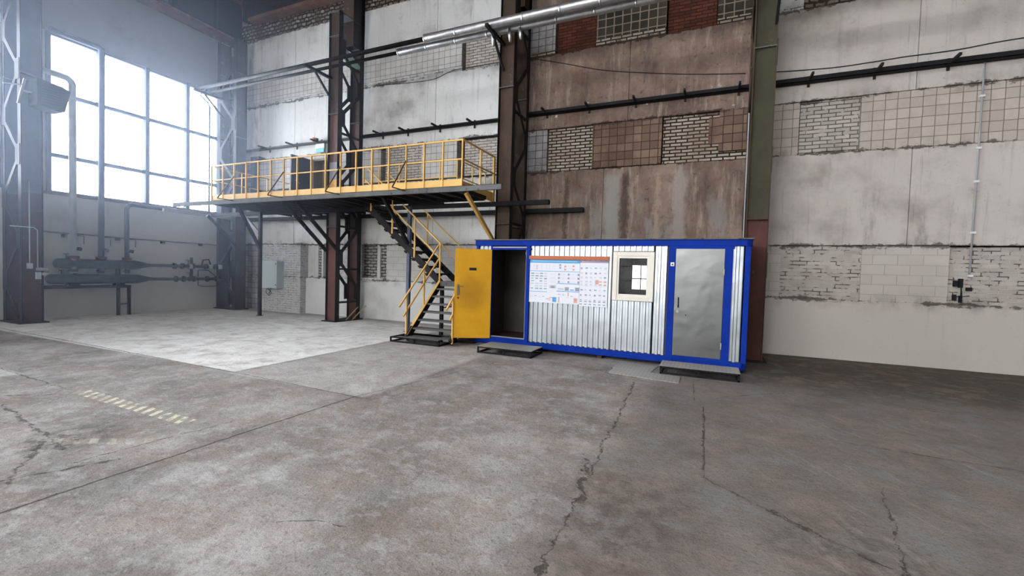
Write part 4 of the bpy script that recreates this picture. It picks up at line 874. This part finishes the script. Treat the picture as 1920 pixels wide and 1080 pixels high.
# ---------------------------------------------------------------- low steel steps and plates on the floor
def low_step(x0, x1, y0, y1, z1, label, deck, tread_mat, gap=False):
    cx, cy = (x0+x1)/2, (y0+y1)/2; hw, hd = (x1-x0)/2, (y1-y0)/2
    t = thing('low_steel_step', label, 'step', (cx, cy, 0), 0, 'low steel steps on the floor')
    b = MB()
    for z in (0.015, z1-0.02):
        b.box(-hw, hw, -hd, -hd+0.03, z-0.015, z+0.015); b.box(-hw, hw, hd-0.03, hd, z-0.015, z+0.015)
        b.box(-hw, -hw+0.03, -hd, hd, z-0.015, z+0.015); b.box(hw-0.03, hw, -hd, hd, z-0.015, z+0.015)
    b.build('frame', M['black_steel'], t)
    for x in (-hw, -0.015, hw-0.03):
        for y in (-hd, hd-0.03):
            b = MB(); b.box(x, x+0.03, y, y+0.03, 0.0, z1-0.01); b.build('leg', M['black_steel'], t)
    b = MB()
    if deck == 'checker': b.box(-hw-0.005, hw+0.005, -hd-0.01, hd, z1-0.006, z1)
    else:
        n = int((hw*2-0.1)/0.04)
        for k in range(n): b.box(-hw+0.03+k*0.04, -hw+0.036+k*0.04, -hd+0.1, hd, z1-0.028, z1)
        for y in (-hd+0.1, -0.1, 0.1, hd-0.02): b.box(-hw+0.03, hw-0.1, y, y+0.006, z1-0.02, z1-0.004)
    b.build('tread_plate', tread_mat, t)
    if deck != 'checker':
        b = MB(); b.box(hw-0.24, hw-0.02, -hd, hd, z1, z1+0.012); b.box(-hw+0.2, hw-0.2, -hd, -hd+0.1, z1, z1+0.008); b.build('edge_plate', M['grey_steel'], t)
    return t
low_step(-6.75, -5.40, 8.34, 9.12, 0.13, 'black grated steel step at the foot of the stair', 'grate', M['black_steel'])
low_step(-4.36, -3.15, 8.20, 8.86, 0.145, 'chequer plate step under the dark open doorway', 'checker', M['checker'])
low_step(-0.71, 0.55, 8.17, 8.72, 0.145, 'chequer plate step under the closed galvanised door', 'checker', M['checker'])
for (pts, lab) in ((((-1.52, 7.74), (-0.36, 7.57), (-0.36, 8.08), (-1.52, 8.22)), 'nearer loose chequer plate lying on the floor before the cabin'), (((-1.55, 8.235), (-0.86, 8.16), (-0.80, 8.78), (-1.5, 8.84)), 'chequer plate tucked against the cabin foot behind the nearer plate')):
    b = MB(); b.prism(pts, 'z', 0.0, 0.008); tag(b.build('chequer_plate', M['checker']), lab, 'metal plate', 'chequer plates on the floor')
# dark sheet standing in for shade and an unclear lump by the stair
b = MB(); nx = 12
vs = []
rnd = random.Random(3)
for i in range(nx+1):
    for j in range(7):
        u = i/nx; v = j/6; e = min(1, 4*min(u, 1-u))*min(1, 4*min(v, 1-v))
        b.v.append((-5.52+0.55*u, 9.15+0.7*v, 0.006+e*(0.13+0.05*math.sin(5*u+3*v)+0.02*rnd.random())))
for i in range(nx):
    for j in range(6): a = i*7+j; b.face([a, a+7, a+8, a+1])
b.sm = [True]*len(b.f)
o = b.build('shade_sheet', M['rubber']); md = o.modifiers.new('thick', 'SOLIDIFY'); md.thickness = 0.006; md.offset = 1
tag(o, 'dark crumpled sheet standing in for shade and a dark lump between stair and cabin', 'sheet')

# ---------------------------------------------------------------- overhead pipes and their brackets
PZ = 7.60
def opipe(y, r, x_a, x_b, label, zf=0.0):
    t = thing('overhead_pipe', label, 'pipe', (-8, y, PZ+zf), 0, 'overhead pipes along the columns'); q_ = Off(t)
    b = MB(); b.tube([(-15.9, y, PZ+zf), (x_a+0.2, y, PZ+zf)], r, 12); q_.build(b, 'bare_pipe', M['black_steel'])
    b = MB(); xs = [x_a]; 
    while xs[-1] < 9.0: xs.append(xs[-1]+0.9)
    pts = []; rs = []
    for x in xs:
        pts += [(x, y, PZ+zf), (x+0.02, y, PZ+zf), (x+0.85, y, PZ+zf)]; rs += [r+0.045, r+0.05, r+0.046]
    b.tube(pts, r, 14, rs); q_.build(b, 'foil_lagging', M['foil'])
    for x in xs:
        b = MB(); b.tube([(x-0.02, y, PZ+zf), (x+0.02, y, PZ+zf)], r+0.053, 14); q_.build(b, 'lagging_band', M['foil'])
    return t
opipe(9.62, 0.055, -6.85, 0, 'outer overhead pipe, black at left and foil lagged at right')
opipe(9.97, 0.045, -7.95, 0, 'inner overhead pipe nearer the wall, foil starting further left')
for cx, lab in ((-15.95, 'pipe bracket at the corner column'), (-10.85, 'pipe bracket on the column above the platform'), (-5.0, 'pipe bracket on the column above the cabin'), (1.05, 'pipe bracket on the olive column, above the picture')):
    t = thing('pipe_bracket', lab, 'bracket', (cx, 10.4, PZ-0.1), 0, 'pipe brackets on the columns'); q_ = Off(t)
    b = MB(); b.box(cx-0.04, cx+0.04, 9.42, 10.4, PZ-0.14, PZ-0.07); q_.build(b, 'arm', M['black_steel'])
    b = MB(); b.bar((cx, 9.75, PZ-0.12), (cx, 10.42, PZ-0.75), 0.05, 0.05); q_.build(b, 'strut', M['black_steel'])
# torn foil strips
b = MB()
for (x, y, l_) in ((-5.05, 9.86, 0.35), (-4.62, 9.9, 0.3), (-4.35, 9.92, 0.28)):
    b.tube([(x, y, PZ-0.02), (x+0.01, y, PZ-l_*0.5), (x+0.03, y, PZ-0.05-l_)], 0.03, 6, [0.035, 0.05, 0.03])
tag(b.build('torn_foil', M['foil']), 'torn foil scraps hanging from the pipes at the column above the cabin', 'foil', None, 'stuff')

# ---------------------------------------------------------------- cable trays
def tray(x0, x1, z, brs, label, thick=0.06, mat='black_steel', flip=1):
    t = thing('cable_tray', label, 'cable tray', (x0, W, z), 0, 'cable trays along the long wall'); q_ = Off(t)
    b = MB(); b.box(x0, x1, W-0.2, W-0.02, z-thick/2, z-thick/2+0.012); b.box(x0, x1, W-0.2, W-0.188, z-thick/2, z+thick/2); q_.build(b, 'trough', M[mat])
    b = MB()
    for k in range(4):
        pts = [(x0+(x1-x0)*i/14, W-0.17+0.03*k+0.005*math.sin(i*1.7+k), z-thick/2+0.03+0.012*math.sin(i*2.1+k*1.3)) for i in range(15)]
        b.tube(pts, 0.013, 6)
    q_.build(b, 'cable', M['cable'])
    for x in brs:
        b = MB(); b.bar((x, W-0.005, z+0.0), (x, W-0.5, z+0.0), 0.045, 0.05); b.bar((x, W-0.02, z-0.12), (x, W-0.02, z+0.12), 0.05, 0.02); q_.build(b, 'bracket', M['dark_steel'])
tray(-16.9, -10.95, 6.04, (-15.2, -13.8, -12.6), 'grey cable tray above the upper door, left bay', 0.05, 'grey_steel')
tray(-10.93, -4.9, 6.05, (-9.9, -8.9, -7.7, -6.5), 'dark cable tray behind the platform railing', 0.06)
tray(-4.88, 0.88, 6.09, (-4.23, -3.05, -1.85, -0.68, 0.48), 'black cable tray across the brown stained bay', 0.09)
tray(0.9, 10.0, 6.09, (1.85, 3.02, 4.2, 5.35, 6.5, 7.7), 'black cable tray across the white right bay', 0.10)
def cable(pts, r, label, name='loose_cable', mat='cable', grp=None):
    P_ = [Vector(p) for p in pts]; out = []
    for i in range(len(P_)-1):
        p0, p1, p2, p3 = P_[max(i-1, 0)], P_[i], P_[i+1], P_[min(i+2, len(P_)-1)]
        for k in range(6):
            t_ = k/6; out.append(0.5*((2*p1)+(-p0+p2)*t_+(2*p0-5*p1+4*p2-p3)*t_*t_+(-p0+3*p1-3*p2+p3)*t_**3))
    out.append(P_[-1]); b = MB(); b.tube(out, r, 6); return tag(b.build(name, M[mat]), label, 'cable', grp)
yw = W-0.015
cable([(-4.7, yw, 7.66), (-4.46, yw, 7.59), (-3.77, yw, 7.38), (-2.74, yw, 7.05), (-1.78, yw, 6.84), (-0.52, yw, 6.61), (0.6, yw, 6.46)], 0.010, 'thin cable sagging across the brown stained wall')
cable([(1.2, yw, 6.40), (2.27, yw, 6.33), (3.0, yw, 6.34), (3.55, yw, 6.36), (4.3, yw, 6.36), (5.6, yw, 6.42), (9, yw, 6.3)], 0.010, 'thin cable running above the tray on the white right bay')
cable([(-10.4, yw, 7.72), (-9.2, yw, 7.62), (-8.0, yw, 7.58), (-7.2, yw, 7.74), (-5.3, yw, 7.72)], 0.008, 'thin cable along the brick course behind the platform column')
cable([(0.635, 10.35, 2.45), (0.635, 10.35, 4.0), (0.635, 10.35, 5.1)], 0.014, 'thin pale conduit up the left edge of the olive column', 'conduit', 'light_steel')
# conduit with socket on the right bay
t = thing('wall_conduit', 'vertical grey conduit down the right bay from the tray', 'conduit', (4.73, W, 1.85)); q_ = Off(t)
b = MB(); b.tube([(4.74, W-0.03, 6.08), (4.72, W-0.03, 1.86)], 0.016, 8); q_.build(b, 'pipe', M['light_steel'])
for z in (5.4, 4.4, 3.75, 2.75, 1.9):
    b = MB(); b.box(4.70, 4.77, W-0.055, W, z-0.02, z+0.02); q_.build(b, 'clip', M['white_plastic'])
t = thing('switch_remains', 'dark remains of switch gear and wires on the brick niche at right', 'switch', (4.65, W, 1.4)); q_ = Off(t)
for (x0, x1, z0_, z1_) in ((4.52, 4.58, 1.68, 1.80), (4.60, 4.66, 1.66, 1.84), (4.72, 4.80, 1.60, 1.67), (4.52, 4.57, 1.40, 1.52), (4.62, 4.66, 1.36, 1.5)):
    b = MB(); b.box(x0, x1, W+0.03, W+0.1, z0_, z1_); q_.build(b, 'bracket_stub', M['black_steel'])
b = MB(); b.tube([(4.62, W+0.02, 1.74), (4.64, W, 1.5), (4.56, W+.01, 1.47), (4.75, W, 1.5)], 0.009, 6); b.tube([(4.63, W+0.02, 1.84), (4.63, W+0.02, 1.4)], 0.009, 6); q_.build(b, 'wire', M['cable'])

# ---------------------------------------------------------------- bay one: electrical cabinet, signs, wall post
EC = thing('electrical_cabinet', 'grey steel electrical cabinet on the white brick pier', 'electrical cabinet', (-14.55, 11.35, 0.88))
b = MB(); b.box(-0.38, 0.38, -0.13, 0.15, 0, 0.98); b.build('body', M['cabinet_grey'], EC, bevel=0.01)
b = MB(); b.box(-0.39, 0.39, -0.16, -0.132, -0.01, 0.99); d_ = b.build('door', M['cabinet_grey'], EC, bevel=0.006)
for z in (0.12, 0.88):
    b = MB(); b.tube([(0.34, -0.16, z), (0.34, -0.172, z)], 0.022, 10); b.build('lock', M['dark_steel'], d_)
cable([(-14.45, 11.2, 0.9), (-14.5, 11.2, 0.76), (-14.6, 11.2, 0.64), (-14.7, 11.2, 0.72), (-14.66, 11.2, 0.85), (-14.5, 11.2, 0.78), (-14.45, 11.2, 0.68), (-14.6, 11.2, 0.6)], 0.012, 'cable loop hanging below the grey electrical cabinet')
t = thing('exit_sign', 'white and teal exit sign above the open upper door', 'sign', (-12.6, 11.62, 5.74))
b = MB(); b.box(-0.2, 0.2, -0.02, 0.02, 0.10, 0.26); b.build('white_panel', M['white_plastic'], t)
b = MB(); b.box(-0.19, 0.19, -0.018, 0.02, -0.04, 0.09); b.build('teal_panel', M['teal'], t)
b = MB(); b.box(-0.03, 0.03, 0.0, 0.08, 0.0, 0.3); b.build('bracket', M['dark_steel'], t)
t = thing('alarm_sounder', 'small orange alarm lamp on the tray above the exit sign', 'alarm', (-12.78, 11.5, 6.06))
b = MB(); b.tube([(0, 0.06, 0.06), (0, 0.0, 0.06), (0, -0.06, 0.06)], 0.07, 14, [0.06, 0.09, 0.05]); b.build('lens', M['orange'], t)
b = MB(); b.box(0.08, 0.17, -0.04, 0.05, 0.0, 0.1); b.build('housing', M['dark_steel'], t)
b = MB(); b.box(-15.95, -15.80, 11.45, 11.69, DZ, 5.75); b.box(-15.95, -15.5, 11.45, 11.69, 5.66, 5.75)
tag(b.build('wall_duct', M['blue_grey_steel']), 'grey blue vertical duct behind the platform near the corner column', 'duct')
# plank offcuts at the base of the lattice column
for a, c, lab in (((-10.45, 10.75, 0.04), (-10.2, 11.0, 0.45), 'shorter timber offcut leaning inside the brown lattice column'), ((-10.3, 10.85, 0.04), (-9.98, 11.12, 0.5), 'longer timber offcut leaning at the brown lattice column foot')):
    b = MB(); b.bar(a, c, 0.08, 0.03); tag(b.build('timber_offcut', M['beige']), lab, 'timber', 'timber offcuts at the column foot')

# ---------------------------------------------------------------- heating manifold on the left wall
MF = thing('pipe_manifold', 'pair of thick lagged manifold pipes on the left wall', 'pipes', (-16.95, 7.0, 0)); q = Off(MF)
for z, y0, yt in ((1.58, 6.28, 8.25), (1.13, 6.12, 8.3)):
    b = MB(); b.tube([(-16.95, y0, z), (-16.95, y0+0.04, z), (-16.95, y0+0.1, z), (-16.95, yt, z), (-16.95, yt+0.35, z), (-16.95, yt+0.4, z)], 0.13, 16, [0.06, 0.12, 0.14, 0.14, 0.06, 0.055]); q.build(b, 'header_pipe', M['lagging'])
    b = MB(); b.tube([(-16.95, yt+0.38, z), (-16.95, 11.05, z)], 0.052, 10); q.build(b, 'thin_pipe', M['valve'])
    for y in (yt+1.15, yt+1.4, yt+1.75, yt+2.2, yt+2.55):
        if y < 11.3:
            b = MB(); b.tube([(-16.95, y-0.03, z), (-16.95, y+0.03, z)], 0.105, 14); q.build(b, 'flange', M['valve'])
    b = MB(); b.tube([(-16.95, yt+1.5, z), (-16.95, yt+1.6, z), (-16.95, yt+1.7, z)], 0.09, 12, [0.05, 0.1, 0.05]); b.tube([(-16.95, yt+1.6, z), (-16.95, yt+1.6, z+0.2)], 0.02, 8); b.tube([(-16.95, yt+1.6, z+0.2), (-16.95, yt+1.6, z+0.22)], 0.09, 14); q.build(b, 'valve', M['valve'])
for y in (6.75, 7.78):
    b = MB(); b.tube([(-16.95, y, 1.2), (-16.95, y, 1.5)], 0.05, 10); q.build(b, 'link_pipe', M['lagging'])
b = MB(); b.tube([(-16.95, 9.95, 1.13), (-16.95, 9.95, 1.9)], 0.05, 10); b.tube([(-16.95, 10.3, 1.58), (-16.95, 10.35, 1.82), (-16.95, 10.55, 1.85), (-16.95, 10.65, 1.6)], 0.025, 8); b.tube([(-16.9, 10.15, 1.13), (-16.9, 10.15, 0.9), (-16.9, 10.3, 0.86), (-16.9, 11.2, 0.86)], 0.014, 8)
b.tube([(-16.9, 10.15, 1.2), (-16.9, 10.15, 1.45), (-16.9, 10.5, 1.45), (-16.9, 10.8, 1.2)], 0.02, 8); q.build(b, 'link_pipe', M['valve'])
for y in (9.9, 10.6, 10.95):
    b = MB(); b.tube([(-16.9, y, 1.50), (-16.9, y, 1.66)], 0.07, 12); q.build(b, 'gauge', M['light_steel'])
for y in (6.55, 6.45):
    b = MB(); b.tube([(-16.95, y, 1.2 if y < 6.5 else 1.6), (-16.95, y, 1.38 if y < 6.5 else 1.86)], 0.014, 6); b.tube([(-16.95, y-0.06, 1.38 if y < 6.5 else 1.86), (-16.95, y+0.06, 1.38 if y < 6.5 else 1.86)], 0.012, 6); q.build(b, 'vent_cock', M['valve'])
SF = thing('pipe_stand', 'dark steel stand carrying the manifold pipes', 'stand', (-16.95, 7.5, 0)); q = Off(SF)
b = MB(); b.box(-17.1, -16.8, 5.95, 8.06, 0.86, 0.94); q.build(b, 'beam', M['dark_steel'])
for y in (7.74, 8.02):
    b = MB(); b.box(-16.88, -16.80, y-0.035, y+0.035, 0, 0.87); q.build(b, 'leg', M['dark_steel'])
b = MB(); b.box(-16.87, -16.81, 7.74, 8.02, 0.33, 0.37); q.build(b, 'rung', M['dark_steel'])
for y in (6.7, 7.8):
    b = MB(); b.box(-17.02, -16.85, y-0.12, y+0.12, 0.94, 1.02); q.build(b, 'saddle', M['dark_steel'])
def riser(pts, r, mat, label, extra=None):
    t = thing('riser_pipe', label, 'pipe', pts[0], 0, 'risers from the manifold'); q_ = Off(t)
    b = MB(); b.tube(pts, r, 14); q_.build(b, 'pipe', M[mat])
    y = pts[0][1]
    for z, rr, m_ in ((1.78, r+0.06, 'valve'), (1.74, r+0.05, 'red_paint'), (1.38, r+0.03, 'valve')):
        b = MB(); b.tube([(pts[0][0], y, z-0.03), (pts[0][0], y, z+0.03)], rr, 14); q_.build(b, 'flange', M[m_])
    b = MB(); b.tube([(pts[0][0]+0.02, y+r, 2.4), (pts[0][0]+0.1, y+r+0.12, 2.4), (pts[0][0]+0.1, y+r+0.12, 2.15)], 0.014, 6); b.tube([(pts[0][0]+0.02, y+r, 2.02), (pts[0][0]+0.08, y+r+0.08, 2.0)], 0.05, 8); q_.build(b, 'valve_lever', M['valve'])
riser([(-16.93, 6.70, 1.30), (-16.93, 6.70, 6.72), (-16.93, 6.66, 6.80), (-16.93, 6.58, 6.86), (-16.93, 6.45, 6.87), (-16.93, 5.8, 6.87)], 0.085, 'pipe_pale', 'pale wide riser bending toward the near column at window height')
riser([(-16.95, 7.36, 1.30), (-16.97, 7.38, 3.5), (-17.1, 7.46, 8.0), (-17.12, 7.46, 8.08), (-17.14, 7.38, 8.13), (-17.14, 6.3, 8.13)], 0.075, 'pipe_grey', 'blue grey riser going straight up the window mullion')
riser([(-16.95, 8.02, 1.30), (-16.95, 8.02, 3.36), (-16.95, 8.06, 3.45), (-16.95, 8.15, 3.50), (-16.95, 10.9, 3.50)], 0.062, 'pipe_grey', 'grey riser turning along the wall under the window sill')
t = thing('downpipe', 'thin pipe down the window from the overhead pipe end', 'pipe', (-17.15, 10.68, 3.7)); q_ = Off(t)
b = MB(); b.tube([(-17.15, 10.68, 3.6), (-17.15, 10.68, 7.5), (-17.12, 10.6, 7.62), (-16.6, 10.0, 7.62), (-15.9, 9.8, 7.6)], 0.028, 10); q_.build(b, 'tube', M['blue_grey_steel'])
t = thing('wall_pipe_run', 'thin horizontal pipe run across the left wall above the manifold', 'pipe', (-17.2, 6.3, 2.45)); q_ = Off(t)
b = MB(); b.tube([(-17.22, 6.1, 2.47), (-17.22, 8.0, 2.43), (-17.22, 11.4, 2.41)], 0.018, 8); q_.build(b, 'tube', M['valve'])
for y in (6.63, 7.91, 9.19, 10.44):
    b = MB(); b.box(-17.3, -17.19, y-0.05, y+0.05, 2.34, 2.43); q_.build(b, 'clip', M['valve'])

# ---------------------------------------------------------------- things on the left column
t = thing('unit_heater', 'boxy dark unit heater tilted on the left column', 'heater', (-16.2, 5.95, 5.6), 0); q_ = Off(t)
b = MB(); b.prism([(5.50, 6.24), (5.99, 6.19), (6.16, 6.12), (6.04, 5.56), (5.95, 5.53), (5.50, 5.58)], 'x', -16.08, -15.62); q_.build(b, 'case', M['heater'], bevel=0.01)
b = MB()
for k in range(8): b.bar((-15.61, 5.94, 5.64+0.065*k), (-15.61, 5.56, 5.64+0.065*k), 0.01, 0.02)
q_.build(b, 'louvre', M['dark_steel'])
b = MB(); b.bar((-15.9, 5.26, 5.55), (-15.9, 5.38, 6.2), 0.05, 0.05); b.bar((-15.9, 5.0, 5.95), (-15.9, 5.38, 6.05), 0.03, 0.03); b.bar((-15.9, 5.34, 5.9), (-15.9, 5.52, 5.9), 0.04, 0.04); q_.build(b, 'bracket', M['light_steel'])
t = thing('junction_box', 'small pale junction box on the left column, higher one', 'junction box', (-16.07, 5.50, 1.5), 0, 'boxes on the left column')
b = MB(); b.box(-0.03, 0.03, -0.05, 0.05, -0.07, 0.07); b.build('case', M['pipe_pale'], t)
b = MB(); b.tube([(0, 0, 0.07), (0, 0, 2.2)], 0.012, 6); b.build('conduit', M['pipe_pale'], t)
t = thing('socket_box', 'pale socket cluster low on the left column beside the junction box', 'socket', (-16.07, 5.70, 1.28), 0, 'boxes on the left column')
b = MB(); b.box(-0.03, 0.05, -0.09, 0.0, -0.12, 0.06); b.box(-0.03, 0.05, 0.02, 0.12, -0.02, 0.05); b.build('case', M['pipe_pale'], t)
b = MB(); b.box(-0.03, 0.02, -0.08, 0.14, 0.1, 0.18); b.build('label_plate', M['light_steel'], t)
b = MB(); b.tube([(0, -0.05, 0.18), (0, -0.05, 1.15), (0, -0.12, 1.22), (0, -0.55, 1.22)], 0.012, 6); b.build('conduit', M['pipe_pale'], t)

# ---------------------------------------------------------------- added volume standing in for lens glare before the left windows
b = MB(); b.box(LX+0.02, -8.0, -4.0, W-0.02, 0.02, 8.6)
vm = bpy.data.materials.new('glare_veil'); vm.use_nodes = True; n_ = vm.node_tree.nodes; n_.remove(n_['Principled BSDF'])
vs_ = n_.new('ShaderNodeVolumeScatter'); vs_.inputs['Color'].default_value = (0.68, 0.79, 1.0, 1); vs_.inputs['Density'].default_value = 0.0105; vs_.inputs['Anisotropy'].default_value = 0.55
vm.node_tree.links.new(vs_.outputs[0], n_['Material Output'].inputs['Volume'])
tag(b.build('haze', vm), 'bluish haze volume added for the glare veil before the left windows', 'haze', None, 'stuff')
